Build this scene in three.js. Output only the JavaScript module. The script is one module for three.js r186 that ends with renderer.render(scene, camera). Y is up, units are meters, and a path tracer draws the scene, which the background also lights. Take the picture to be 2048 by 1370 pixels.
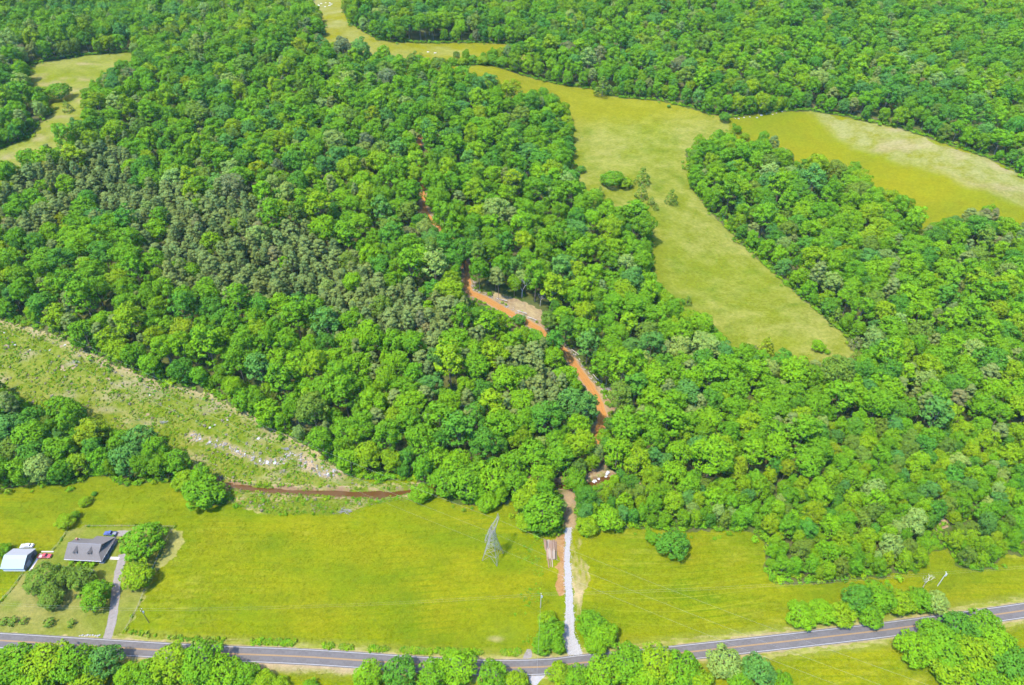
import * as THREE from 'three';
import { Sky } from 'three/addons/objects/Sky.js';
import { mergeGeometries } from 'three/addons/utils/BufferGeometryUtils.js';

// ---------------------------------------------------------------- camera, sky, sun, exposure
const scene = new THREE.Scene();
const EYE = 255, TILT = 38.5 * Math.PI / 180;
const camera = new THREE.PerspectiveCamera(2 * Math.atan(685 / 1366) * 180 / Math.PI, 1024 / 685, 1, 20000);
camera.position.set(0, EYE, 0);
camera.rotation.x = -TILT;
scene.add(camera);

const sunDir = new THREE.Vector3(-0.75, 0, 0.66).normalize().multiplyScalar(Math.cos(64 * Math.PI / 180)).setY(Math.sin(64 * Math.PI / 180));
const sky = new Sky();
sky.name = 'sky';
sky.scale.setScalar(15000);
sky.material.uniforms.turbidity.value = 8;
sky.material.uniforms.rayleigh.value = 0.75;
sky.material.uniforms.mieCoefficient.value = 0.004;
sky.material.uniforms.sunPosition.value.copy(sunDir);
sky.userData.kind = 'structure';
scene.add(sky);
scene.environmentIntensity = 0.3;
const sun = new THREE.DirectionalLight(0xfff0d6, 4.0);
sun.position.copy(sunDir).multiplyScalar(900).add(new THREE.Vector3(0, 0, -350));
sun.target.position.set(0, 0, -350);
sun.castShadow = true;
Object.assign(sun.shadow.camera, { left: -700, right: 700, top: 700, bottom: -700, near: 10, far: 2500 });
sun.shadow.mapSize.set(4096, 4096);
sun.shadow.radius = 3;
scene.add(sun, sun.target);
const renderer = new THREE.WebGLRenderer();
renderer.toneMapping = THREE.LinearToneMapping;
renderer.toneMappingExposure = 2.35;
renderer.shadowMap.enabled = true;
scene.fog = new THREE.FogExp2(0xa6d8d8, 0.00003);

// ---------------------------------------------------------------- measured ground plan (metres: x to the right, second number = distance ahead)
const PLACE = {
  valley: [[-299.4,207.3],[-241.9,209.4],[-229.0,211.8],[-207.9,212.4],[-198.6,217.9],[-182.4,211.2],[-165.8,214.2],[-153.2,207.3],[-144.2,200.6],[-132.4,201.2],[-132.5,213.0],[-92.0,215.5],[-46.4,214.9],[-44.0,205.9],[-41.2,210.0],[-33.8,206.4],[-27.6,202.1],[-17.1,199.5],[-5.5,199.2],[1.4,202.9],[4.3,193.1],[8.0,186.8],[14.6,183.1],[21.2,182.6],[22.6,191.7],[24.5,200.6],[29.6,200.6],[28.8,190.3],[31.4,182.6],[39.3,186.8],[52.8,187.4],[68.1,185.8],[83.7,185.8],[106.0,185.8],[110.9,179.7],[106.5,166.1],[108.4,160.2],[119.6,159.5],[136.4,160.2],[141.4,162.3],[153.8,161.8],[161.7,165.6],[169.7,164.7],[180.8,174.7],[189.4,176.7],[188.9,168.5],[194.4,165.6],[204.7,167.1],[213.4,174.9],[220.4,172.9],[284.0,170.9],[420,60],[-420,60]],
  cut: [[-369.4,338.6],[-294.2,315.2],[-258.9,303.1],[-224.4,286.0],[-187.3,271.1],[-156.1,263.8],[-135.1,252.3],[-117.6,242.4],[-100.7,234.0],[-80.8,219.4],[-67.7,213.3],[-45.7,213.0],[-44.6,202.9],[-131.1,202.9],[-137.6,210.8],[-153.6,219.1],[-170.7,230.2],[-193.5,236.0],[-218.4,245.9],[-230.7,251.5],[-242.7,250.1],[-262.5,260.4],[-322.5,275.9]],
  strip: [[-87.0,659.3],[-58.0,660.3],[-19.9,670.3],[7.5,659.1],[28.7,656.0],[72.4,651.6],[94.8,635.9],[132.4,623.5],[157.8,603.1],[171.8,591.5],[191.7,586.1],[197.5,562.6],[169.8,543.7],[148.6,534.0],[142.4,535.4],[138.6,506.8],[136.8,485.6],[146.7,456.3],[162.0,424.2],[175.3,389.1],[184.1,359.7],[192.8,331.7],[200.5,304.4],[206.8,293.5],[184.3,290.1],[172.8,283.6],[162.8,282.2],[153.8,289.1],[146.9,291.0],[134.6,298.6],[122.3,303.5],[119.8,322.9],[113.4,325.3],[99.7,343.4],[92.4,359.4],[92.9,384.9],[98.6,417.7],[93.3,430.5],[72.6,433.9],[50.8,450.6],[45.9,510.5],[49.0,546.9],[47.7,582.6],[42.0,601.3],[28.5,618.1],[13.4,598.3],[-6.5,606.9],[-22.8,614.5],[-39.3,613.7],[-59.3,621.3]],
  upper: [[187.0,584.4],[192.7,586.9],[233.6,597.6],[265.4,601.4],[293.0,592.9],[328.4,570.1],[355.0,534.4],[383.0,507.0],[394.5,491.8],[474.4,412.6],[420.4,342.8],[355.0,423.1],[351.0,425.0],[340.5,439.9],[302.9,424.2],[285.4,427.5],[290.0,450.3],[279.2,458.4],[276.8,470.7],[266.8,477.7],[272.6,504.6],[247.0,506.8],[230.4,514.6],[213.8,528.6],[208.8,548.3],[193.8,534.9],[183.1,535.0]],
  dry: [[261.8,601.2],[269.5,588.8],[273.2,561.8],[304.6,531.2],[346.0,482.6],[378.4,457.9],[458.5,388.4],[474.4,412.6],[394.5,491.8],[383.0,507.0],[355.0,534.4],[328.4,570.1],[293.0,592.9]],
  meadow: [[-288.4,1034.2],[-171.7,989.0],[-174.9,889.4],[-181.2,802.7],[-169.3,755.1],[-147.5,729.7],[-131.0,717.3],[-102.0,720.6],[-52.6,729.3],[16.0,741.2],[24.6,693.8],[-6.8,689.0],[-81.4,664.1],[-98.5,638.9],[-112.0,657.6],[-143.4,669.6],[-173.6,673.5],[-200.0,687.4],[-184.0,719.1],[-205.3,774.5]],
  glade: [[-440.0,645.4],[-429.9,660.7],[-407.2,680.1],[-369.4,699.4],[-329.6,622.0],[-336.8,603.9],[-351.3,598.5],[-347.6,578.3],[-342.0,553.2],[-342.9,543.1],[-339.9,542.8],[-330.3,523.3],[-331.7,501.4],[-334.8,476.4],[-348.9,460.9],[-357.7,450.6],[-398.1,426.9],[-421.7,458.9],[-381.9,488.1],[-378.0,495.0],[-367.8,505.1],[-371.5,524.5],[-370.4,547.8],[-381.3,560.9],[-404.4,586.9],[-423.5,609.7]],
  glade2: [[-431.3,953.8],[-393.4,962.3],[-362.8,827.6],[-333.8,784.1],[-405.8,892.9]],
  lawn: [[-211.6,137.8],[-217.1,146.8],[-207.9,151.6],[-205.5,164.7],[-204.2,173.9],[-199.5,174.9],[-198.2,186.3],[-191.2,187.9],[-152.0,187.9],[-147.0,184.7],[-144.2,179.7],[-144.4,172.2],[-150.3,165.6],[-150.7,155.6],[-150.2,144.0],[-151.6,139.0],[-159.5,137.0]],
  scrub: [[-131.9,201.8],[-132.0,213.0],[-91.2,211.8],[-46.2,213.0],[-41.6,202.9],[-52.1,202.9],[-65.5,199.5],[-76.2,195.6],[-87.3,194.2],[-105.6,194.4],[-120.1,197.2]],
  road: [[-239.4,136.9],[-218.9,136.2],[-198.3,135.2],[-164.1,133.1],[-132.9,131.2],[-119.1,130.4],[-79.4,128.8],[-27.1,125.4],[-6.9,124.6],[4.9,124.7],[15.6,125.2],[25.5,126.4],[44.8,128.2],[69.2,130.8],[109.2,135.2],[147.8,139.7],[195.2,146.2],[205.6,147.7],[262.5,156.3]],
  drive: [[-168.1,173.9],[-167.2,170.9],[-166.1,166.1],[-164.0,159.0],[-161.5,152.3],[-159.4,145.7],[-157.7,139.4],[-157.1,135.2]],
  gravel: [[23.9,187.0],[23.2,182.4],[23.6,179.7],[22.5,173.1],[22.2,166.7],[22.0,161.4],[22.0,154.4],[21.8,150.9],[21.2,144.3],[20.4,139.8],[18.9,134.8],[20.7,131.8],[21.7,129.3],[26.5,129.3],[26.8,130.6],[25.6,133.9],[24.3,138.6],[24.7,144.3],[24.7,150.9],[24.8,154.4],[24.9,161.4],[25.0,166.7],[24.8,169.8],[25.1,174.7],[25.3,179.0],[25.9,181.8],[26.4,184.9],[27.0,188.0]],
  gravel_stub: [[4.1,128.2],[4.8,130.0],[5.7,131.6],[7.2,131.6],[7.6,130.0],[7.4,128.2]],
  gravel_south: [[6.2,121.4],[6.9,119.0],[8.0,117.4],[9.4,118.5],[11.2,120.4],[12.4,121.8]],
  track: [[25.9,190.3],[25.8,198.6],[27.9,205.9],[33.6,213.3],[41.7,222.6],[43.0,233.8],[42.6,240.5],[47.4,255.1],[44.7,274.1],[38.1,289.1],[30.2,303.8],[23.5,310.7],[15.8,318.5],[6.2,323.9],[-4.2,329.2],[-16.8,336.7],[-26.2,341.2],[-27.9,359.1],[-39.1,393.5],[-58.8,422.3],[-62.4,443.1],[-67.6,476.5],[-71.6,512.9],[-75.6,547.2]],
  dirt: [[20.8,184.2],[24.8,184.2],[23.5,179.7],[22.8,173.4],[22.3,163.7],[21.9,154.5],[19.2,153.4],[17.9,160.2],[19.6,168.5],[19.5,175.9],[18.0,179.7]],
  dirt_e: [[25.7,184.2],[29.2,183.1],[30.6,178.5],[29.3,173.4],[32.1,168.5],[32.6,161.4],[29.9,154.5],[27.2,146.8],[25.2,146.8],[24.6,161.4],[25.2,173.4]],
  litter: [[-10.3,343.2],[4.9,340.2],[17.5,334.8],[19.5,321.0],[15.1,321.9],[1.8,327.7],[-11.7,336.4]],
  litter2: [[45.8,280.2],[58.8,273.1],[57.0,258.1],[50.4,258.0],[47.5,269.0]],
  wash: [[193.0,193.1],[198.2,194.4],[196.6,189.0],[190.9,184.2],[188.3,185.8]],
  creek: [[-151.7,217.4],[-142.4,214.6],[-132.0,212.2],[-119.4,209.8],[-107.3,208.9],[-95.4,208.3],[-78.7,207.7],[-66.8,206.8],[-55.2,207.7],[-48.2,208.9],[-39.0,211.6],[-29.5,211.0],[-15.2,211.0],[3.8,213.7],[13.4,213.1],[22.9,213.1],[31.2,212.2],[38.5,213.4],[46.1,217.1],[56.1,211.3],[71.5,203.9],[91.8,201.0]],
  lone: [[-158.0,176.4,8.8,6.5,"mid"],[-154.4,160.5,6.6,5,"lime"],[-191.9,158.6,7.0,5.5,"olive"],[-183.8,160.4,4.5,4.5,"olive"],[-185.0,150.7,5.0,4.5,"olive"],[-176.9,159.4,5.3,4.5,"olive"],[-167.4,151.5,6.2,5,"mid"],[-199.4,188.9,4.2,3,"lime"],[-197.3,193.2,2.0,2,"mid"],[-196.7,200.8,2.8,2,"lime"],[-195.4,205.9,1.3,1,"deep"],[-218.9,174.4,3.2,2.5,"mid"],[68.6,175.0,6.8,6,"deep"],[61.3,180.2,3.1,3,"mid"],[15.4,136.2,5.2,4.5,"mid"],[11.6,131.8,3.8,3,"mid"],[17.5,131.4,2.9,3,"mid"],[13.9,141.9,3.9,3,"lime"],[30.6,139.2,5.4,5,"mid"],[34.8,135.1,5.7,5,"bright"],[31.9,131.9,4.2,4,"bright"],[-183.9,121.7,9.2,6,"mid"],[-171.4,123.3,8.5,6.5,"lime"],[-160.3,122.4,7.7,6.5,"mid"],[-150.6,124.1,6.3,6,"blue"],[-140.8,119.9,4.8,4,"bright"],[-132.9,120.9,5.5,4,"mid"],[-125.1,123.6,7.4,6,"lime"],[-114.8,123.3,8.1,6.5,"mid"],[-106.4,120.4,7.0,5,"bright"],[-97.7,119.6,5.5,4,"mid"],[-91.1,118.2,4.4,3,"lime"],[-153.6,115.0,6.8,5,"lime"],[-173.3,115.0,7.2,5,"bright"],[-52.8,119.3,5.8,4.5,"bright"],[-41.0,120.4,6.2,5,"deep"],[-29.0,119.5,5.8,5,"mid"],[-20.0,122.3,7.0,5.5,"bright"],[-7.1,119.7,5.5,4.5,"mid"],[1.1,118.0,4.4,3.5,"lime"],[-73.6,116.9,2.9,2,"mid"],[-84.7,117.3,3.3,2,"lime"],[17.3,120.9,4.4,4,"lime"],[23.8,118.3,5.1,4.5,"mid"],[33.1,120.4,6.6,5,"bright"],[42.6,123.6,7.0,6,"mid"],[52.6,122.7,7.7,6,"lime"],[62.3,120.8,6.9,6,"mid"],[48.1,116.8,6.1,5,"bright"],[67.2,117.3,5.4,5,"lime"],[78.5,123.6,6.1,6,"pale"],[89.4,119.9,6.6,6,"blue"],[82.5,116.8,5.1,5,"mid"],[98.4,117.8,3.6,4,"mid"],[113.8,143.9,5.9,4,"bright"],[122.7,145.1,5.5,4,"bright"],[130.1,143.9,5.1,4,"lime"],[138.6,149.6,6.0,6,"deep"],[146.1,150.1,6.4,6.5,"mid"],[154.3,148.2,5.6,5,"lime"],[161.8,149.3,5.6,5,"mid"],[169.0,148.5,5.2,4.5,"pale"],[140.7,143.5,5.1,4,"mid"],[151.9,129.7,7.1,5.5,"bright"],[162.3,134.0,6.9,5.5,"mid"],[171.4,136.6,6.9,6,"deep"],[181.0,137.4,7.3,6,"mid"],[162.5,128.1,8.2,6.5,"mid"],[170.9,126.1,7.8,6.5,"lime"],[182.6,130.2,7.5,6,"bright"],[184.8,122.7,7.3,6,"deep"],[160.2,120.4,7.0,5,"lime"],[171.1,118.6,6.5,5,"mid"],[182.2,114.1,6.5,5,"bright"],[75.5,477.4,9.0,5,"mid"],[84.5,476.8,6.0,4,"lime"],[98.8,483.0,6.4,6,"olive"],[95.6,463.3,5.2,4,"olive"],[117.7,461.4,5.2,4.5,"olive"],[102.1,455.9,3.3,3,"olive"],[104.9,450.6,2.5,2,"olive"],[54.0,499.4,3.9,2.5,"deep"],[48.3,489.6,3.8,2.5,"deep"],[50.8,472.0,4.5,3,"deep"],[64.9,463.0,3.7,3,"olive"],[110.8,353.2,3.1,3,"olive"],[145.4,305.0,5.7,5,"gold"],[177.0,307.7,4.3,3,"bright"],[181.2,303.8,1.7,1.5,"bright"],[195.1,331.3,5.1,4,"olive"],[198.8,308.9,3.8,3.5,"grey"],[195.1,298.1,3.4,3.5,"olive"],[139.1,304.2,3.4,3,"grey"],[83.5,638.0,8.8,5,"olive"],[183.2,580.4,4.7,4,"deep"],[190.3,564.5,3.8,3.5,"mid"],[195.5,556.3,3.8,3,"lime"],[139.9,607.6,1.8,1.5,"deep"],[-378.5,576.1,10.0,5,"mid"],[-358.6,549.0,4.4,3,"olive"],[-400.0,592.5,3.9,2,"lime"],[-85.8,669.8,5.2,4,"olive"],[-74.3,661.4,4.7,3,"lime"],[-65.3,665.9,5.2,3,"lime"],[-56.0,667.6,4.7,3,"mid"],[-46.4,664.8,5.6,3,"lime"],[-37.4,672.9,5.7,3.5,"mid"],[-27.9,670.8,6.1,4,"lime"],[-18.5,673.6,6.6,5,"mid"],[-9.0,672.0,7.1,5,"mid"],[-142.0,202.5,9.2,6,"mid"],[-153.0,210.7,6.1,5,"lime"],[-135.8,202.6,4.1,4,"deep"],[-42.1,204.1,5.1,4,"bright"],[-31.6,208.4,7.4,7,"mid"],[-21.3,207.1,9.2,8.5,"mid"],[-9.1,210.1,9.3,8.5,"bright"],[1.4,207.5,6.5,7,"mid"],[13.5,190.1,9.7,8.5,"mid"],[21.6,303.8,5.1,5,"mid"],[4.1,321.2,3.8,3,"deep"],[29.4,210.5,5.6,7,"mid"],[8.0,188.7,5.8,4,"lime"],[33.4,186.0,4.9,4,"lime"],[42.5,189.3,6.7,5,"bright"],[-11.2,198.9,5.0,4,"bright"]],
  shrubs: [[-187.4,169.7,1.7],[-183.8,168.5,1.7],[-181.0,168.2,1.8],[-177.9,168.0,1.8],[-175.9,182.0,1.6],[-200.5,142.5,2.2],[-196.9,142.5,2.3],[-192.9,142.7,2],[-182.2,141.9,2.6],[-173.6,141.7,2],[-151.8,145.5,0.9],[-150.9,188.1,1]],
  misc: {"pole_w":[-143.6,142.5],"pole_c":[11.5,149.0],"tower":[-8.2,172.4],"brush":[-76.4,196.4],"brushpile":[226.1,547.4],"ring":[-218.4,869.5],"rockA":[-75.4,700.1],"rockB":[-82.4,702.1],"mailbox":[-152.6,139.0],"pole_e":[176.2,158.6]},
  rocks_far: [[193.0,586.2],[198.1,585.7],[202.7,586.7],[207.4,587.8],[212.9,588.9],[217.7,590.7],[222.6,592.5],[227.4,594.3],[232.3,596.1],[237.5,597.2]],
  rocks_drive: [[-168.4,137.1],[-167.4,137.3],[-166.3,137.1],[-165.4,137.3],[-164.4,137.2],[-163.4,137.3],[-162.3,137.1],[-161.3,137.0],[-160.7,137.3]],
  ford: [[38.5,214.2],[40.3,215.5],[41.8,216.4],[43.6,217.3],[45.4,218.2],[46.5,219.5],[42.4,215.5],[39.3,215.2],[41.0,215.5],[43.0,216.4],[44.6,217.6],[45.9,218.9],[41.6,216.7]],
  rock_line: [[-161.5,241.1],[-157.0,238.8],[-151.5,237.1],[-146.0,235.4],[-140.6,234.0],[-136.3,231.9],[-132.2,230.2],[-127.9,228.2],[-123.7,226.2],[-119.8,225.3],[-116.1,225.3],[-113.5,226.7],[-110.9,229.1],[-107.3,229.6],[-104.1,228.5],[-101.2,224.4],[-92.9,219.4],[-89.0,218.5],[-86.3,220.3],[-83.6,221.4],[-190.3,263.8],[-203.8,260.9],[-246.6,294.0],[-264.6,290.8],[-274.6,294.5],[-285.2,304.2],[-253.5,290.7],[-151.7,246.7],[-153.8,245.3],[-146.0,249.5],[-127.7,239.1]],
  fence_w: [[[-198.0,186.8],[-198.2,179.0],[-199.2,174.7]],[[-205.6,164.4],[-206.1,157.2],[-207.7,151.2],[-209.5,144.0]]],
  fence_e: [[[-150.9,187.9],[-152.0,182.3],[-152.0,172.9],[-152.0,166.1]],[[-151.2,156.3],[-150.8,149.0],[-151.2,143.6],[-151.6,139.0]]],
  fence_n: [[[-190.9,188.2],[-177.9,188.2],[-162.2,188.2],[-150.9,187.9]]],
  hedge_road: [[-152.6,139.0],[-135.0,136.6],[-117.0,135.4],[-97.4,134.6],[-81.8,134.0],[-62.2,132.4],[-44.8,131.4],[-27.5,130.8],[-8.4,130.4],[3.1,130.4]],
  logs: [[14.4,177.9],[17.5,177.9],[19.4,177.4],[15.5,173.9],[18.6,173.9],[15.6,170.0],[16.9,170.0]],
  clear: [[26.0,191.7,24.5,180.4,4],[26.0,198.6,24.5,187.0,4],[27.0,202.9,25.4,191.0,3],[41.1,216.4,38.7,203.7,4.5],[44.4,217.9,41.7,205.1,4.5],[39.7,214.9,37.4,202.2,4],[43.7,246.6,41.1,232.0,2.5],[47.4,255.1,44.6,240.0,3],[46.1,263.4,43.4,247.8,3],[44.7,274.1,42.0,257.8,4.5],[41.7,281.8,39.3,265.1,5.5],[38.1,289.1,35.8,271.8,5.5],[34.3,296.3,32.3,278.5,5],[31.2,301.6,29.3,283.4,3],[11.8,321.6,11.1,301.7,4],[7.7,323.4,7.2,303.3,3],[-3.2,323.2,-3.0,302.9,2.5],[-3.6,328.9,-3.3,308.1,3],[-11.6,333.4,-10.9,312.2,4],[-16.8,336.2,-15.7,314.7,5],[-22.2,337.9,-20.8,316.1,5],[-25.8,339.0,-24.2,317.2,4],[-27.6,351.8,-25.8,328.9,2],[-59.3,423.5,-56.6,404.5,2.5],[-60.9,434.1,-58.2,414.6,2.5],[-62.4,443.1,-59.6,423.0,2],[-70.3,502.6,-66.9,478.7,1],[20.4,212.1,19.2,199.6,3],[-36.6,212.4,-34.5,199.9,2],[10.8,333.2,10.1,312.4,5],[16.7,328.4,15.7,308.1,4],[1.8,337.3,1.7,316.0,4],[52.3,276.8,49.2,260.4,3.5],[193.3,189.5,181.9,178.4,3],[192.4,185.8,181.0,174.8,2.5],[210.8,196.7,198.4,185.1,2.5]],
  pines: [[[-341.4,432.3],[-320.6,469.4],[-288.6,494.9],[-258.7,461.0],[-281.8,416.1],[-302.7,377.6],[-332.0,398.0]],[[-286.9,427.9],[-237.6,433.1],[-205.0,429.3],[-148.8,393.7],[-120.0,375.9],[-91.1,351.2],[-64.5,330.5],[-44.0,326.0],[-17.6,301.6],[-6.6,300.3],[-33.0,285.2],[-67.5,286.6],[-114.1,318.7],[-152.3,314.0],[-195.7,328.2],[-216.2,353.6],[-246.6,382.3]],[[-11.7,281.7],[9.8,289.1],[25.4,273.7],[27.1,256.2],[8.9,242.0],[-11.0,250.4],[-16.6,268.3]]],
  tan_pines: [[[299.1,429.0],[333.0,442.4],[355.5,424.1],[342.6,398.3],[314.2,401.6]]]
};

// ---------------------------------------------------------------- small helpers
function rng(seed) { let a = seed >>> 0; return () => { a = a + 0x6D2B79F5 | 0; let t = Math.imul(a ^ a >>> 15, 1 | a); t = t + Math.imul(t ^ t >>> 7, 61 | t) ^ t; return ((t ^ t >>> 14) >>> 0) / 4294967296; }; }
const S = t => { t = Math.min(1, Math.max(0, t)); return t * t * (3 - 2 * t); };
const mixN = (a, b, t) => a + (b - a) * t;
const V = (x, y, z) => new THREE.Vector3(x, y, z);
const LAT = new Float32Array(256 * 256); { const r = rng(77); for (let i = 0; i < LAT.length; i++) LAT[i] = r() * 2 - 1; }
function noise(x, y) {                                            // smooth value noise, -1 .. 1
  const xi = Math.floor(x), yi = Math.floor(y), fx = x - xi, fy = y - yi;
  const u = fx * fx * (3 - 2 * fx), v = fy * fy * (3 - 2 * fy);
  const a = (yi & 255) << 8, b = ((yi + 1) & 255) << 8, c = xi & 255, e = (xi + 1) & 255;
  const p = LAT[a + c], q = LAT[a + e], s = LAT[b + c], t = LAT[b + e];
  return p + (q - p) * u + (s + (t - s) * u - p - (q - p) * u) * v;
}
const fbm = (x, y) => noise(x, y) * .55 + noise(x * 2.1 + 7, y * 2.1 + 3) * .3 + noise(x * 4.3 + 1, y * 4.3 + 9) * .15;
function boxOf(poly) { const b = [1e9, 1e9, -1e9, -1e9]; for (const [x, d] of poly) { b[0] = Math.min(b[0], x); b[1] = Math.min(b[1], d); b[2] = Math.max(b[2], x); b[3] = Math.max(b[3], d); } return b; }
function inside(poly, x, d) {
  const b = poly.box || (poly.box = boxOf(poly));
  if (x < b[0] || x > b[2] || d < b[1] || d > b[3]) return false;
  let hit = false;
  for (let i = 0, j = poly.length - 1; i < poly.length; j = i++) { const p = poly[i], q = poly[j]; if ((p[1] > d) !== (q[1] > d) && x < (q[0] - p[0]) * (d - p[1]) / (q[1] - p[1]) + p[0]) hit = !hit; }
  return hit;
}
function segDist(x, d, ax, ad, bx, bd) { const ux = bx - ax, ud = bd - ad, t = Math.min(1, Math.max(0, ((x - ax) * ux + (d - ad) * ud) / (ux * ux + ud * ud || 1))); return Math.hypot(x - ax - ux * t, d - ad - ud * t); }
function lineDist(line, x, d) { let m = 1e9; for (let i = 1; i < line.length; i++) m = Math.min(m, segDist(x, d, line[i - 1][0], line[i - 1][1], line[i][0], line[i][1])); return m; }
function spline(pts, n) { const c = new THREE.CatmullRomCurve3(pts.map(([x, d]) => V(x, 0, d)), false, 'centripetal'); return c.getSpacedPoints(n).map(p => [p.x, p.z]); }
const ROAD = spline(PLACE.road, 200), TRACK = spline(PLACE.track, 110), CREEK = spline(PLACE.creek, 130), DRIVE = spline(PLACE.drive, 24);
function roadAt(x) { let i = 1; while (i < ROAD.length - 1 && ROAD[i][0] < x) i++; const a = ROAD[i - 1], b = ROAD[i]; return a[1] + (b[1] - a[1]) * (x - a[0]) / (b[0] - a[0]); }
const creekBox = boxOf(CREEK);

function hill(x, d) {
  const rise = 62 * S((d - 212) / 620) + 14 * S((d - 214) / 90) * S((60 - x) / 120) + 45 * S((d - 620) / 600) * S((x + 150) / 500) - 15 * S((d - 560) / 300) * S((-x - 150) / 300);
  return rise + S((d - 230) / 150) * (4 * Math.sin(x / 70 + 1.3) * Math.cos(d / 83 + .4) + 3 * Math.sin(x / 37 - d / 51 + 2) + 5 * Math.sin(x / 160 + d / 140));
}
function height(x, d) {
  let y = hill(x, d);
  if (x > creekBox[0] - 9 && x < creekBox[2] + 9 && d > creekBox[1] - 9 && d < creekBox[3] + 9) { const c = lineDist(CREEK, x, d) * (1 + .45 * noise(x / 7, d / 7)); y -= 2.4 * (1 - S((c - .2) / 2.7)) + Math.max(0, y) * .9 * (1 - S(c / 9)); }
  return y;
}
const used = {};
function numbered(name) { const n = used[name] = (used[name] ?? -1) + 1; return n ? `${name}_${String(n).padStart(3, '0')}` : name; }
function tag(o, label, category, group, kind) { o.userData = { label, category }; if (group) o.userData.group = group; if (kind) o.userData.kind = kind; return o; }
function thing(name, label, category, x, y, d, turn = 0, group) { const o = new THREE.Group(); o.name = numbered(name); o.position.set(x, y, -d); o.rotation.y = turn; tag(o, label, category, group); scene.add(o); return o; }
function part(name, geometry, material, parent) { const m = new THREE.Mesh(geometry, material); m.name = name; m.castShadow = m.receiveShadow = true; parent.add(m); return m; }
function one(name, geometry, material, label, category, group) { const m = part(numbered(name), geometry, material, scene); return tag(m, label, category, group); }
function structure(name, geometry, material, label) { const m = part(numbered(name), geometry, material, scene); m.userData = { kind: 'structure', label }; return m; }
const mat = (r, g, b, rough = .9, extra = {}) => new THREE.MeshStandardMaterial({ color: new THREE.Color().setRGB(r, g, b), roughness: rough, side: THREE.DoubleSide, ...extra });
const bx = (w, h, l, x = 0, y = 0, z = 0) => new THREE.BoxGeometry(w, h, l).translate(x, y, z);
function bar(p, q, w, sides = 4) { const dir = q.clone().sub(p), g = new THREE.CylinderGeometry(w, w, dir.length(), sides); g.applyQuaternion(new THREE.Quaternion().setFromUnitVectors(V(0, 1, 0), dir.normalize())); return g.translate((p.x + q.x) / 2, (p.y + q.y) / 2, (p.z + q.z) / 2); }
function taper(p, q, r0, r1, sides = 7) { const dir = q.clone().sub(p), g = new THREE.CylinderGeometry(r1, r0, dir.length(), sides, 1); g.applyQuaternion(new THREE.Quaternion().setFromUnitVectors(V(0, 1, 0), dir.normalize())); return g.translate((p.x + q.x) / 2, (p.y + q.y) / 2, (p.z + q.z) / 2); }
function polySlab(pts, t) {                                       // a flat polygon of any slope, made t thick downwards
  const n = pts.length, pos = [], idx = [];
  for (const p of pts) pos.push(p.x, p.y, p.z);
  for (const p of pts) pos.push(p.x, p.y - t, p.z);
  for (let i = 1; i < n - 1; i++) idx.push(0, i, i + 1, n, n + i + 1, n + i);
  for (let i = 0; i < n; i++) { const j = (i + 1) % n; idx.push(i, n + i, j, j, n + i, n + j); }
  const g = new THREE.BufferGeometry(); g.setAttribute('position', new THREE.Float32BufferAttribute(pos, 3)); g.setIndex(idx);
  const f = g.toNonIndexed(); f.computeVertexNormals(); f.setAttribute('uv', new THREE.Float32BufferAttribute(new Float32Array(f.attributes.position.count * 2), 2)); return f;
}
function dataMap(w, h, fill, srgb, repeat) {
  const data = new Uint8Array(w * h * 4);
  fill(data);
  const t = new THREE.DataTexture(data, w, h); t.magFilter = THREE.LinearFilter; t.minFilter = THREE.LinearMipmapLinearFilter; t.generateMipmaps = true;
  if (srgb) t.colorSpace = THREE.SRGBColorSpace;
  t.wrapS = t.wrapT = repeat ? THREE.RepeatWrapping : THREE.ClampToEdgeWrapping; t.needsUpdate = true; return t;
}
const toS = c => Math.max(0, Math.min(255, 255 * (c <= .0031308 ? c * 12.92 : 1.055 * Math.pow(c, 1 / 2.4) - .055)));
const SR = new Uint8Array(4096); for (let i = 0; i < 4096; i++) SR[i] = Math.round(toS(i / 4095));
const s8 = c => SR[c <= 0 ? 0 : c >= 1 ? 4095 : (c * 4095) | 0];

// ---------------------------------------------------------------- what the ground is covered with
const OPEN = [PLACE.valley, PLACE.cut, PLACE.strip, PLACE.upper, PLACE.meadow, PLACE.glade, PLACE.glade2];
const isOpen = (x, d) => d < 100 || OPEN.some(p => inside(p, x, d));
const C = (r, g, b) => [r, g, b];
const soil = {
  floorA: C(.050, .075, .010), floorB: C(.075, .070, .024),
  hayA: C(.108, .128, .001), hayB: C(.138, .138, .0015), hayC: C(.070, .106, .001), hayD: C(.180, .178, .015),
  lawnA: C(.112, .126, .013), lawnB: C(.155, .138, .036), lawnC: C(.082, .112, .006),
  cutA: C(.090, .118, .006), cutB: C(.130, .132, .022), cutC: C(.185, .155, .075),
  pasA: C(.110, .126, .006), pasB: C(.152, .150, .028), pasC: C(.078, .108, .005),
  upA: C(.138, .132, .0015), upB: C(.104, .118, .002), dryA: C(.160, .155, .045), dryB: C(.200, .155, .075),
  dirtA: C(.23, .115, .038), dirtB: C(.20, .130, .055), straw: C(.245, .185, .085), litter: C(.20, .135, .068), verge: C(.205, .185, .055), verge2: C(.120, .132, .010), creekbed: C(.16, .10, .05), bare: C(.235, .168, .095),
};
const out = [0, 0, 0];
function put(a, b, t) { t = t < 0 ? 0 : t > 1 ? 1 : t; out[0] = a[0] + (b[0] - a[0]) * t; out[1] = a[1] + (b[1] - a[1]) * t; out[2] = a[2] + (b[2] - a[2]) * t; }
function over(b, t) { t = t < 0 ? 0 : t > 1 ? 1 : t; out[0] += (b[0] - out[0]) * t; out[1] += (b[1] - out[1]) * t; out[2] += (b[2] - out[2]) * t; }
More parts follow.
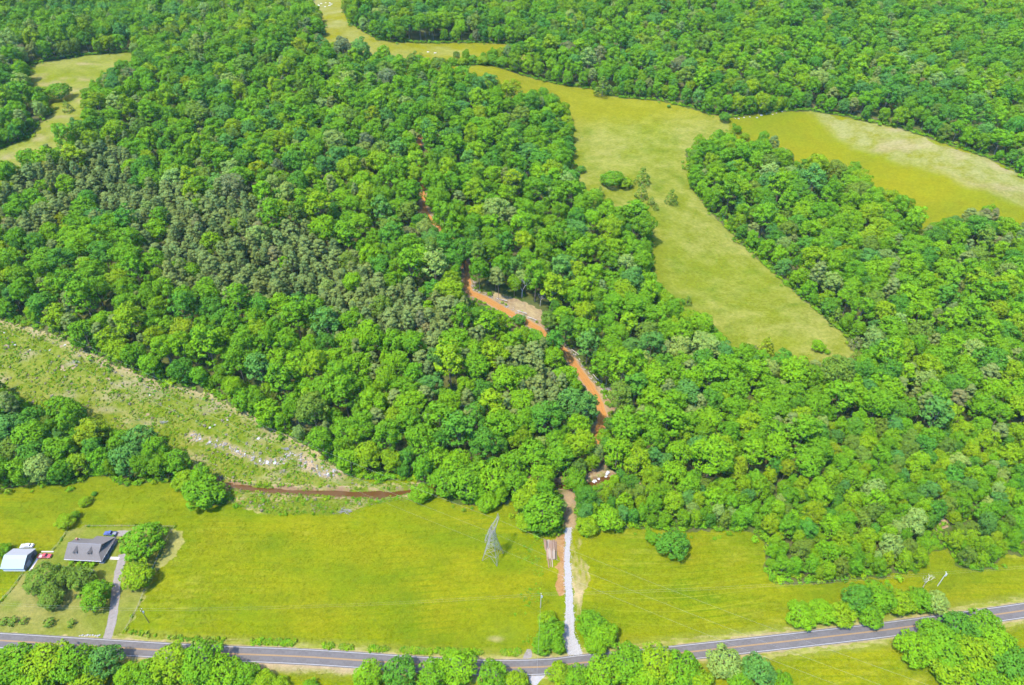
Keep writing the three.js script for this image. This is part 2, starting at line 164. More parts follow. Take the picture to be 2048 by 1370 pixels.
function cover(x0, d0, fine) {
  const x = x0 + noise(x0 / 3, d0 / 3) * 1.1 + noise(x0 / .9, d0 / .9) * .5, d = d0 + noise(x0 / 3 + 50, d0 / 3) * 1.1 + noise(x0 / .9 + 9, d0 / .9) * .5;
  const big = fbm(x0 / 38, d0 / 30), mid = fbm(x0 / 9 + 20, d0 / 7), sm = noise(x0 / 1.3, d0 / 1.1), ti = fine ? noise(x0 / .42, d0 / .36) : noise(x0 / 2.2, d0 / 2.0);
  const grain = 1 + .10 * sm + .16 * ti + .10 * mid;
  put(soil.floorA, soil.floorB, .5 + mid);
  if (inside(PLACE.valley, x, d) || d < 100) {
    put(soil.hayA, soil.hayC, .35 + big * .9 + mid * .5 - .15);
    over(soil.hayB, .35 + fbm(x0 / 26 + 5, d0 / 9 + 2) * 1.1 + ti * .18);
    const streak = noise(x0 / 7 + 31, d0 / 1.6 + 11) + noise(x0 / 2.4, d0 / .9) * .6 + fbm(x0 / 45 + 3, d0 / 30 + 8) * 1.5;
    over(soil.hayD, (streak - .75) * .45);
    const swath = Math.abs((((d0 + 4 * noise(x0 / 60, d0 / 40)) / 2.9) % 1 + 1) % 1 - .5); over(soil.hayC, (.16 - swath) * 3.6 * (.6 + big + mid));
    over(soil.hayC, (fbm(x0 / 17 + 60, d0 / 12 + 60) - .05) * .9);
    if (x0 > 30) {                                               // wheel marks of the mower on the east meadow
      const arc = Math.hypot(x0 - 60, (d0 - 240) * 1.4), w = Math.abs(((arc / 7.4 + .25 * noise(x0 / 20, d0 / 20)) % 1 + 1) % 1 - .5);
      over(soil.hayD, (.045 - w) * 9 * (.75 + noise(x0 / 30, d0 / 30)) * S((188 - d0) / 26));
    }
    const rd = d0 - roadAt(x0);
    if (Math.abs(rd) < 9) {
      const k = Math.abs(rd) + noise(x0 / 2.4, d0 / 1.2) * .7;
      over(soil.verge2, (8.2 - k) * .5); over(soil.verge, (k < 5.6 ? 1 : 0) * (.45 + .5 * noise(x0 / 3.1 + 4, d0 / .8)));
      if (k < 3.7) over(soil.bare, .6);
      if (rd < 0 && x0 > -108 && x0 < -55) over(soil.bare, .75 * S((7 + rd + mid * 3) / 3));
    }
    const damp = Math.hypot((x0 + 4) / 9, (d0 - 138) / 5) + mid * .4;
    over(soil.straw, (.75 - Math.hypot((x0 + 6) / 6, (d0 - 136) / 2.6) - mid * .5) * 1.6);
    over(soil.lawnC, (1.4 - damp) * .5);
  }
  if (inside(PLACE.cut, x, d)) {
    put(soil.cutA, soil.cutB, .3 + mid * 1.2 + sm * .35);
    over(soil.cutC, (fbm(x0 / 14 + 8, d0 / 8 + 1) - .08) * 1.5);
    let edge = 1e9; const e = PLACE.cut; for (let i = 1; i < 10; i++) edge = Math.min(edge, segDist(x, d, e[i - 1][0], e[i - 1][1], e[i][0], e[i][1]));
    over(soil.straw, (1 - edge / 5.5) * .9);
    const rk = lineDist(PLACE.rock_line.slice(0, 20), x, d);
    over(soil.bare, (1 - rk / 4.5) * (.75 + 1.3 * mid + .4 * sm));
  }
  if (inside(PLACE.scrub, x, d)) { put(soil.cutA, soil.cutB, .35 + mid + sm * .3); over(soil.straw, (mid - .18) * 1.5); }
  if (inside(PLACE.strip, x, d)) { put(soil.pasA, soil.pasB, .42 + big * .8 + mid * .7 + sm * .25); over(soil.pasC, (fbm(x0 / 11 + 40, d0 / 9) - .1) * 1.2); if (d0 > 560) over(soil.upA, S((d0 - 560) / 50) * .8); }
  if (inside(PLACE.upper, x, d)) { put(soil.upA, soil.upB, .4 + big * .9 + mid * .4); const wx = x + noise(x0 / 12, d0 / 12) * 5, wd = d + noise(x0 / 12 + 7, d0 / 12) * 5; let sd = 1e9; for (let i = 1; i < 7; i++) sd = Math.min(sd, segDist(wx, wd, PLACE.dry[i - 1][0], PLACE.dry[i - 1][1], PLACE.dry[i][0], PLACE.dry[i][1])); if (!inside(PLACE.dry, wx, wd)) sd = -sd; const tanShare = S((sd + 7) / 20); if (tanShare > 0) { over(soil.dryA, tanShare * (.75 + mid * .8 + sm * .3)); over(soil.dryB, tanShare * fbm(x0 / 30 + 3, d0 / 18) * 1.3); } }
  if (inside(PLACE.meadow, x, d)) put(soil.upA, soil.dryA, .3 + big * .8 + mid * .4);
  if (inside(PLACE.glade, x, d) || inside(PLACE.glade2, x, d)) { put(soil.pasA, soil.pasB, .45 + big + mid * .5); over(soil.dryB, (fbm(x0 / 20, d0 / 12 + 4) - .15) * 1.2); }
  if (d < 190 && inside(PLACE.lawn, x, d)) { put(soil.lawnA, soil.lawnB, .45 + big * 1.1 + mid * .5 + sm * .12); over(soil.lawnC, (fbm(x0 / 12 + 70, d0 / 9) - .12) * 1.3); over(soil.verge, S((x0 + 153) / 4) * .55); }
  if (inside(PLACE.dirt, x, d)) put(soil.dirtA, soil.dirtB, .4 + mid * .8 + sm * .3);
  if (inside(PLACE.dirt_e, x, d)) over(soil.straw, .55 + mid * .8 + noise(x0 / .8, d0 / 3) * .4);
  if (inside(PLACE.wash, x, d) || inside(PLACE.litter, x, d) || inside(PLACE.litter2, x, d)) put(soil.litter, soil.straw, .4 + mid + sm * .3);
  if (d > 185 && d < 520 && x > -80 && x < 60) {
    const td = lineDist(TRACK, x, d);
    if (td < 5.5) over(soil.litter, (5.5 - td) / 3 * .8);
  }
  if (d > 195 && d < 222 && x > -160 && x < 95) {
    const cd = lineDist(CREEK, x, d);
    if (cd < 3.6) { put(soil.creekbed, soil.straw, (cd - 1.6) / 2 + mid * .6); over(soil.cutA, mid * 2 + sm * .6); }
  }
  return grain;
}
const NEAR = [-300, 100, 300, 356], FAR = [-900, 356, 900, 1156];
const map = (b, n, fine) => dataMap(n, n, data => {
  for (let j = 0; j < n; j++) for (let i = 0; i < n; i++) {
    const g = cover(b[0] + (b[2] - b[0]) * (i + .5) / n, b[1] + (b[3] - b[1]) * (j + .5) / n, fine), k = (j * n + i) * 4;
    data[k] = s8(out[0] * g); data[k + 1] = s8(out[1] * g); data[k + 2] = s8(out[2] * g); data[k + 3] = 255;
  }
}, true);
const turfBump = dataMap(512, 512, data => {
  const r = rng(5), a = new Float32Array(512 * 512);
  for (let i = 0; i < a.length; i++) a[i] = r();
  for (let j = 0; j < 512; j++) for (let i = 0; i < 512; i++) {
    let s = 0; for (let v = -1; v <= 1; v++) for (let u = -1; u <= 1; u++) s += a[((j + v) & 511) * 512 + ((i + u) & 511)];
    const per = Math.sin(i * Math.PI / 64 + 2 * Math.sin(j * Math.PI / 128)) * .5 + Math.sin(j * Math.PI / 32 + Math.sin(i * Math.PI / 64)) * .5;
    const k = (j * 512 + i) * 4; data[k] = data[k + 1] = data[k + 2] = 255 * Math.min(1, Math.max(0, s / 9 * .8 + per * .08 + .1)); data[k + 3] = 255;
  }
}, false, true);
const bumpA = turfBump.clone(); bumpA.repeat.set(20, 8.5); bumpA.needsUpdate = true;
const bumpB = turfBump.clone(); bumpB.repeat.set(30, 13); bumpB.needsUpdate = true;
const groundNear = new THREE.MeshPhysicalMaterial({ map: map(NEAR, 2048, true), bumpMap: bumpA, bumpScale: .22, roughness: 1, specularIntensity: .1 });
const groundFar = new THREE.MeshPhysicalMaterial({ map: map(FAR, 2048, true), bumpMap: bumpB, bumpScale: .35, roughness: 1, specularIntensity: .1 });
{
  const grow = (from, step, k, to) => { const a = []; let s = step, v = from; while (Math.abs(v) < Math.abs(to)) { v += s; s *= k; a.push(v); } return a; };
  const xs = [], ds = [];
  for (let x = -300; x <= 300.01; x += 2.4) xs.push(x);
  const more = grow(300, 6, 1.09, 8000); xs.push(...more); xs.unshift(...more.map(x => -x).reverse());
  for (let d = 100; d <= 356.01; d += 1.6) ds.push(d);
  for (let d = 361; d <= 900; d += 6) ds.push(d);
  ds.push(...grow(ds[ds.length - 1], 8, 1.09, 9000));
  ds.unshift(...grow(-100, -10, 1.25, -6000).map(v => v + 200).reverse());
  const pos = [], uvs = [], tri = [[], []], W = xs.length;
  for (const b of [NEAR, FAR]) for (const d of ds) for (const x of xs) { pos.push(x, height(x, d), -d); uvs.push((x - b[0]) / (b[2] - b[0]), (d - b[1]) / (b[3] - b[1])); }
  for (let j = 0; j < ds.length - 1; j++) for (let i = 0; i < W - 1; i++) {
    const cx = (xs[i] + xs[i + 1]) / 2, cd = (ds[j] + ds[j + 1]) / 2, n = cx > -300 && cx < 300 && cd < 356 ? 0 : 1, o = n * W * ds.length + j * W + i;
    tri[n].push(o, o + 1, o + W + 1, o, o + W + 1, o + W);
  }
  const g = new THREE.BufferGeometry();
  g.setAttribute('position', new THREE.Float32BufferAttribute(pos, 3)); g.setAttribute('uv', new THREE.Float32BufferAttribute(uvs, 2));
  g.setIndex(tri[0].concat(tri[1])); g.addGroup(0, tri[0].length, 0); g.addGroup(tri[0].length, tri[1].length, 1);
  g.computeVertexNormals();
  const n = g.attributes.normal, half = W * ds.length;            // the shared edge is smooth
  for (let k = 0; k < half; k++) { const x = n.getX(k) + n.getX(k + half), y = n.getY(k) + n.getY(k + half), z = n.getZ(k) + n.getZ(k + half), l = Math.hypot(x, y, z) || 1; n.setXYZ(k, x / l, y / l, z / l); n.setXYZ(k + half, x / l, y / l, z / l); }
  structure('ground', g, [groundNear, groundFar], 'rolling ground of hay meadow, pasture and forest floor');
}

// ---------------------------------------------------------------- road, drives, tracks, creek
function ribbon(line, left, right, lift, flat, jag = 0, across = 1) {
  const pos = [], uv = [], idx = []; let run = 0; const q = across + 1;
  line.forEach(([x, d], i) => {
    const a = line[Math.max(0, i - 1)], b = line[Math.min(line.length - 1, i + 1)], l = Math.hypot(b[0] - a[0], b[1] - a[1]), nx = -(b[1] - a[1]) / l, nd = (b[0] - a[0]) / l;
    if (i) run += Math.hypot(x - line[i - 1][0], d - line[i - 1][1]);
    const thin = jag > .5 && d > 350 ? .62 : 1, L = left * thin + jag * noise(run / 1.7, 3.3), R = right * thin + jag * noise(run / 1.9, 8.8);
    for (let k = 0; k < q; k++) { const o = mixN(L, R, k / across), px = x + nx * o, pd = d + nd * o; pos.push(px, (flat === undefined ? height(px, pd) : flat) + lift, -pd); uv.push(run, o); }
    if (i) for (let k = 0; k < across; k++) { const s = (i - 1) * q + k; idx.push(s, s + 1, s + q, s + 1, s + q + 1, s + q); }
  });
  const g = new THREE.BufferGeometry(); g.setAttribute('position', new THREE.Float32BufferAttribute(pos, 3)); g.setAttribute('uv', new THREE.Float32BufferAttribute(uv, 2)); g.setIndex(idx); g.computeVertexNormals();
  if (g.attributes.normal.getY(0) < 0) { for (let k = 0; k < idx.length; k += 3) { const t = idx[k]; idx[k] = idx[k + 1]; idx[k + 1] = t; } g.setIndex(idx); g.computeVertexNormals(); }
  return g;
}
function speckle(seed, a, b, coarse, n = 256) {
  return dataMap(n, n, data => { for (let j = 0; j < n; j++) for (let i = 0; i < n; i++) { const u = i / n * 64, v = j / n * 64, wrap = Math.sin(i / n * 2 * Math.PI) * .6, w2 = Math.cos(j / n * 2 * Math.PI) * .6; const t = Math.min(1, Math.max(0, .5 + LAT[(seed * 7919 + j * 256 + i) & 65535] * .28 + coarse * (fbm(5 + wrap * 3 + seed, 5 + w2 * 3) + .4 * noise(u * .5 + seed, v * .5)))); const k = (j * n + i) * 4; for (let c = 0; c < 3; c++) data[k + c] = s8(mixN(a[c], b[c], t)); data[k + 3] = 255; } }, true, true);
}
function surface(tex, sx, sy, rough = .95, bump = 0) { const t = tex.clone(); t.repeat.set(sx, sy); t.needsUpdate = true; const m = new THREE.MeshPhysicalMaterial({ map: t, roughness: rough, specularIntensity: .25, side: THREE.DoubleSide }); if (bump) { const c = turfBump.clone(); c.repeat.set(sx, sy); c.needsUpdate = true; m.bumpMap = c; m.bumpScale = bump; } return m; }
const asphaltTex = speckle(1, [.076, .067, .061], [.108, .097, .089], .5);
const gravelTex = speckle(2, [.165, .152, .138], [.30, .28, .256], .25);
const oldTex = speckle(3, [.12, .102, .086], [.205, .176, .15], .6);
const clayRut = dataMap(256, 128, data => { for (let j = 0; j < 128; j++) for (let i = 0; i < 256; i++) { const o = (j / 128 - .5) * 5.6, w = .18 * Math.sin(i / 256 * 6.283 * 2), rut = Math.max(0, 1 - Math.abs(Math.abs(o + w) - .85) / .32), side = S((Math.abs(o + w) - 1.9) / .7), t = .45 + LAT[(j * 256 + i * 3) & 65535] * .3 + .35 * Math.sin(i / 256 * 6.283 * 5 + o * 2) * LAT[(j >> 3) * 32 + (i >> 3)], k = (j * 256 + i) * 4; for (let c = 0; c < 3; c++) { let v = mixN([.25, .095, .011][c], [.31, .155, .032][c], Math.min(1, Math.max(0, t))); v = mixN(v, [.19, .062, .009][c], rut * (.45 + .3 * LAT[(i >> 2) + 999])); v = mixN(v, [.22, .15, .075][c], side * .8); data[k + c] = s8(v); } data[k + 3] = 255; } }, true, true);
clayRut.repeat.set(1 / 14, 1 / 5.6); clayRut.offset.set(0, .5);
const clayBump = turfBump.clone(); clayBump.repeat.set(1 / 11, 1 / 11); clayBump.needsUpdate = true;
const clayMat = new THREE.MeshStandardMaterial({ map: clayRut, bumpMap: clayBump, bumpScale: .12, roughness: 1, side: THREE.DoubleSide });
const road = structure('road', ribbon(ROAD, -3.2, 3.2, .03, 0, .06), surface(asphaltTex, 1 / 9, 1 / 9), 'two lane grey asphalt road crossing the foreground');
const white = mat(.27, .26, .24, .8), yellow = mat(.27, .145, .03, .8);
for (const o of [-2.72, 2.72]) { const m = part('edge_line', ribbon(ROAD, o - .085, o + .085, .036, 0), white, road); }
for (const o of [-.16, .16]) part('centre_line', ribbon(ROAD, o - .075, o + .075, .036, 0), yellow, road);
structure('driveway', ribbon(DRIVE, -1.7, 1.7, .012, 0, .22, 2), surface(oldTex, 1 / 7, 1 / 7), 'cracked grey driveway from the road to the house');
structure('dirt_track', ribbon(TRACK.filter(p => p[1] > 236), -2.9, 2.9, .16, undefined, .95, 5), clayMat, 'orange clay track climbing through the wood');
function patch(poly, lift, uvs, jag, seed) {                       // a sheet with an uneven outline
  const pts = []; const r = rng(seed);
  poly.forEach(([x, d], i) => { const [a, b] = poly[(i + 1) % poly.length], n = Math.max(1, Math.round(Math.hypot(a - x, b - d) / .8)); for (let k = 0; k < n; k++) pts.push(new THREE.Vector2(mixN(x, a, k / n) + (r() - .5) * jag, mixN(d, b, k / n) + (r() - .5) * jag)); });
  const g = new THREE.ShapeGeometry(new THREE.Shape(pts)); g.rotateX(-Math.PI / 2); const p = g.attributes.position;
  for (let i = 0; i < p.count; i++) p.setY(i, lift + Math.max(0, height(p.getX(i), -p.getZ(i))));
  g.computeVertexNormals(); return g;
}
const gravelMat = surface(gravelTex, 1 / 6, 1 / 6, .95, .06);
structure('gravel_track', patch(PLACE.gravel, .022, 1, .5, 11), gravelMat, 'white crushed stone track running up from the road');
structure('gravel_apron', patch(PLACE.gravel_stub, .018, 1, .4, 12), surface(oldTex, 1 / 4, 1 / 4), 'small grey gravel field entrance beside the road');
structure('gravel_apron', patch(PLACE.gravel_south, .018, 1, .4, 13), gravelMat, 'pale gravel entrance on the south side of the road');
structure('paved_pad', patch([[-176.3, 183], [-170.5, 183], [-168.5, 186], [-175.6, 186]], .016, 1, .3, 14), surface(oldTex, 1 / 5, 1 / 5), 'grey parking pad behind the pickup');
structure('concrete_path', patch([[-172.6, 171.2], [-168.6, 171], [-168.6, 172.4], [-172.6, 172.6]], .02, 1, .05, 15), mat(.32, .28, .25), 'pale concrete path from the porch to the driveway');
const water = new THREE.MeshPhysicalMaterial({ color: new THREE.Color().setRGB(.070, .032, .007), roughness: .1, specularIntensity: .5 });
structure('creek', ribbon(CREEK, -4.4, 4.4, 0, -1.25, .2, 1), water, 'shallow brown creek between grassy banks');

// ---------------------------------------------------------------- trees: crowns of many small leaf clumps
const TONE = { bright: C(.104, .210, .003), lime: C(.128, .208, .003), mid: C(.082, .182, .004), deep: C(.056, .150, .009), blue: C(.062, .154, .020), pale: C(.145, .210, .034), olive: C(.090, .146, .012), grey: C(.112, .132, .040), gold: C(.140, .192, .004), pine: C(.136, .178, .038), pinetan: C(.145, .142, .044) };
const TONE_WORD = { bright: 'vivid green', lime: 'yellow green', mid: 'mid green', deep: 'dark green', blue: 'blue green', pale: 'pale green', olive: 'olive green', grey: 'grey brown', gold: 'golden green', pine: 'dull olive', pinetan: 'rusty tan' };
const leafMat = Object.fromEntries(Object.entries(TONE).map(([k, c]) => [k, new THREE.MeshPhysicalMaterial({ color: new THREE.Color().setRGB(...c), vertexColors: true, roughness: 1, specularIntensity: .2, side: THREE.DoubleSide })]));
const leafAny = new THREE.MeshPhysicalMaterial({ color: 0xffffff, vertexColors: true, roughness: 1, specularIntensity: .2, side: THREE.DoubleSide });
const barkMat = mat(.16, .125, .09), barkPine = mat(.19, .12, .085), deadMat = mat(.42, .38, .34);
function leafCloud(r, lobes, size, fill, stretch = 1, centre = V(0, 0, 0), loose = .34) {
  const pos = [], col = [];
  const n = V(0, 0, 0), t = V(0, 0, 0), b = V(0, 0, 0), p = V(0, 0, 0), o = V(0, 0, 0);
  for (const L of lobes) {
    const count = Math.round(4 * Math.PI * L.r * L.r * fill / (size * size));
    for (let k = 0; k < count; k++) {
      n.set(r() * 2 - 1, r() * 2 - 1, r() * 2 - 1); if (n.lengthSq() > 1 || n.lengthSq() < .01) { k--; continue; } n.normalize();
      o.copy(L.c).sub(centre).normalize(); if (n.dot(o) < -.25 && r() < .85) n.negate();
      if (n.y < -.55 && r() < .6) continue;
      const rad = L.r * (1.08 - loose * r());
      p.set(L.c.x + n.x * rad, L.c.y + n.y * rad * (L.f || 1), L.c.z + n.z * rad);
      let buried = false; for (const M of lobes) if (M !== L) { const q = (p.x - M.c.x) ** 2 + ((p.y - M.c.y) / (M.f || 1)) ** 2 + (p.z - M.c.z) ** 2; if (q < M.r * M.r * .5) { buried = true; break; } }
      if (buried) continue;
      n.x += (r() - .5) * 1.1; n.y += (r() - .5) * 1.1 + .25; n.z += (r() - .5) * 1.1; n.normalize();
      t.set(r() - .5, r() - .5, r() - .5).cross(n).normalize(); b.copy(n).cross(t);
      const s = size * (.55 + .75 * r()), u = s * .62 * stretch, v = s * .5 / stretch, sag = s * .16;
      const a = [p.x + t.x * u, p.y + t.y * u, p.z + t.z * u], c = [p.x - t.x * u, p.y - t.y * u, p.z - t.z * u];
      const e = [p.x + b.x * v - n.x * sag, p.y + b.y * v - n.y * sag, p.z + b.z * v - n.z * sag], f = [p.x - b.x * v - n.x * sag, p.y - b.y * v - n.y * sag, p.z - b.z * v - n.z * sag];
      pos.push(...a, ...e, ...c, ...a, ...c, ...f);
      const g = .88 + .26 * r(), w = (r() - .5) * .2;
      for (let q = 0; q < 6; q++) col.push(g * (1 + w), g, g * (1 - w));
    }
  }
  const geo = new THREE.BufferGeometry(); geo.setAttribute('position', new THREE.Float32BufferAttribute(pos, 3)); geo.setAttribute('color', new THREE.Float32BufferAttribute(col, 3)); return geo;
}
function limbs(r, list, H, r0, lean) {                              // trunk with limbs that run out into the crown
  const top = V((r() - .5) * lean, H * .78, (r() - .5) * lean), g = [taper(V(0, -.6, 0), V(top.x * .5, H * .4, top.z * .5), r0, r0 * .66), taper(V(top.x * .5, H * .39, top.z * .5), top, r0 * .66, r0 * .22, 6)];
  for (const L of list) { const k = .3 + .4 * r(); g.push(taper(V(top.x * k, H * .78 * k, top.z * k), L.c, r0 * .32, r0 * .06, 5)); }
  return mergeGeometries(g.map(q => q.toNonIndexed()));
}
function broadleaf(seed, H, R, low, n, size = .64, fill = .8) {       // H height, R crown radius, low = height of the lowest leaves
  const r = rng(seed), lobes = [], mid = V(0, (H + low) / 2, 0), b = (H - low) / 2;
  for (let i = 0; i < n; i++) {
    const y = 1 - 1.72 * (i + .5) / n, a = i * 2.39996 + r() * .9, w = Math.sqrt(1 - Math.min(1, y * y)), rr = R * (.19 + .24 * r()), k = .62 + .46 * r();
    lobes.push({ c: V(Math.cos(a) * w * (R - rr * .6) * k, mid.y + y * (b - rr * .55) * (k + .08), Math.sin(a) * w * (R - rr * .6) * k), r: rr, f: .8 });
  }
  lobes.push({ c: V(0, mid.y + b * .1, 0), r: R * .5, f: 1.1 });
  return { crown: leafCloud(r, lobes, size, fill, 1, mid), trunk: limbs(r, lobes.filter((_, i) => i % 5 === 2), H, .035 * R + .1, 1.2), H, R };
}
function pine(seed, H, R) {
  const r = rng(seed), lobes = [], y0 = H * (.5 + .08 * r());
  const rows = 6;
  for (let k = 0; k < rows; k++) {
    const t = k / (rows - 1), w = R * (1.02 - .72 * t * t) * (k === 0 ? .7 : 1), n = Math.round(6 - 3 * t), a0 = r() * 6;
    for (let i = 0; i < n; i++) { const a = a0 + i / n * 6.283 + r() * .6, q = w * (.5 + .4 * r()), rr = R * (.30 + .14 * r()); lobes.push({ c: V(Math.cos(a) * q, mixN(y0, H - R * .3, t) + (r() - .5), Math.sin(a) * q), r: rr, f: .6 }); }
  }
  lobes.push({ c: V(0, H - R * .2, 0), r: R * .3, f: .9 });
  return { crown: leafCloud(r, lobes, .6, 1.1, 1.4, V(0, mixN(y0, H, .4), 0), .6), trunk: limbs(r, lobes.filter((_, i) => i % 3 === 1), H, .2, .8), H, R };
}
function cedar(seed, H, R) {
  const r = rng(seed), lobes = [];
  for (let k = 0; k < 16; k++) { const t = k / 15, a = k * 2.4 + r(), w = R * Math.pow(1 - t, .7) * .62; lobes.push({ c: V(Math.cos(a) * w, H * (.1 + .86 * t), Math.sin(a) * w), r: R * (.5 - .3 * t) * (.85 + .3 * r()), f: 1.15 }); }
  return { crown: leafCloud(r, lobes, .55, .5, 1, V(0, H * .35, 0)), trunk: limbs(r, [], H * .8, .14, .3), H, R };
}
function bush(seed, R, size) {
  const r = rng(seed), lobes = [];
  for (let i = 0; i < 9; i++) { const a = i * 2.4 + r(), w = R * .55 * Math.sqrt(i / 9); lobes.push({ c: V(Math.cos(a) * w, R * (.35 + .35 * r()), Math.sin(a) * w), r: R * (.34 + .14 * r()), f: .9 }); }
  return leafCloud(r, lobes, size, .5, 1, V(0, 0, 0));
}
function bareTree(seed, H) {
  const r = rng(seed), g = [];
  (function grow(p, dir, len, rad, depth) {
    const q = p.clone().addScaledVector(dir, len); g.push(taper(p, q, rad, rad * .62, 5));
    if (depth > 0) for (let i = 0; i < (depth > 3 ? 2 : 3); i++) grow(q, dir.clone().add(V((r() - .5) * 1.5, (r() - .25) * .7, (r() - .5) * 1.5)).normalize(), len * (.62 + .2 * r()), rad * .6, depth - 1);
  })(V(0, -.3, 0), V((r() - .5) * .2, 1, (r() - .5) * .2).normalize(), H * .3, H * .017 + .04, 4);
  return mergeGeometries(g.map(q => q.toNonIndexed()));
}
const KIT = {
  canopy: [0, 1, 2, 3, 4, 5, 6, 7, 8].map(i => broadleaf(100 + i, 18 + (i % 4) * 1.2, 6 + (i % 2) * .4, 6, 26 + i * 2)),
  tall: [0, 1].map(i => broadleaf(130 + i, 21, 4.6, 6, 26)),
  edge: [0, 1, 2].map(i => broadleaf(140 + i, 15, 5.6, .6, 40)),
  open: [0, 1, 2].map(i => broadleaf(150 + i, 11.5, 6, 1.0, 38, .62, .75)),
  pine: [0, 1, 2, 3].map(i => pine(160 + i, 18 + i * 1.3, 4.0)),
  cedar: [0, 1].map(i => cedar(170 + i, 8, 2.8)),
};
const BUSH = [0, 1, 2].map(i => bush(180 + i, 1.5, .5));
const LANDMARK = [['the lattice pylon', -8, 172], ['the log stacks', 17, 174], ['the grey roofed house', -182, 174], ['the barn', -210, 170], ['the creek ford', 42, 216], ['the gravel track head', 25, 187], ['the brown creek pool', -75, 208], ['the east end of the pale ledge', -86, 220], ['the cut slope top corner', -290, 310], ['the cut slope edge', -150, 258], ['the lower clay bend', 45, 262], ['the upper clay bend', 10, 322], ['the clay track clearing', -20, 338], ['the pasture strip tip', 195, 298], ['the pasture strip west side', 95, 350], ['the pasture strip east side', 180, 350], ['the east meadow corner', 108, 175], ['the grassy east bay', 188, 176], ['the west meadow corner', -220, 214], ['the creek west end', -145, 214], ['the lime tree among pines', -145, 345], ['the leftmost pine stand', -300, 430], ['the upper end of the pine ridge', -240, 410], ['the left flank of the pine ridge', -230, 360], ['the middle of the pine ridge', -175, 375], ['the lower flank of the pine ridge', -165, 325], ['the pine ridge beside the track', -100, 345], ['the long pine stand', -60, 300], ['the small pine stand', 5, 265], ['the far end of the track', -72, 500], ['the right picture edge', 270, 270], ['the far right wood above the strip', 300, 340], ['the lower right wood', 225, 215], ['the wood between clay stretch and strip', 120, 300], ['the east meadow north edge', 70, 205], ['the creek clump', -15, 225], ['the left picture edge', -290, 330], ['the wood beside the clay stretch', 85, 280]];
const ORD = ['nearest', 'second nearest', 'third nearest', 'fourth nearest', 'fifth nearest', 'sixth nearest', 'seventh nearest', 'eighth nearest', 'ninth nearest', 'tenth nearest', 'eleventh nearest', 'twelfth nearest', 'thirteenth nearest', 'fourteenth nearest', 'fifteenth nearest', 'sixteenth nearest', 'seventeenth nearest', 'eighteenth nearest', 'nineteenth nearest', 'twentieth nearest'];
function plant(name, kit, s, sy, x, d, turn, tone, label, category, group, y) {
  const t = thing(name, label, category, x, (y ?? height(x, d)) - .15, d, turn, group);
  t.scale.set(s * (.92 + .16 * ((turn * 7.3) % 1)), sy, s * (1.08 - .16 * ((turn * 7.3) % 1)));
  part('trunk', kit.trunk, name === 'pine_tree' ? barkPine : barkMat, t); part('crown', kit.crown, leafMat[tone], t);
  return t;
}

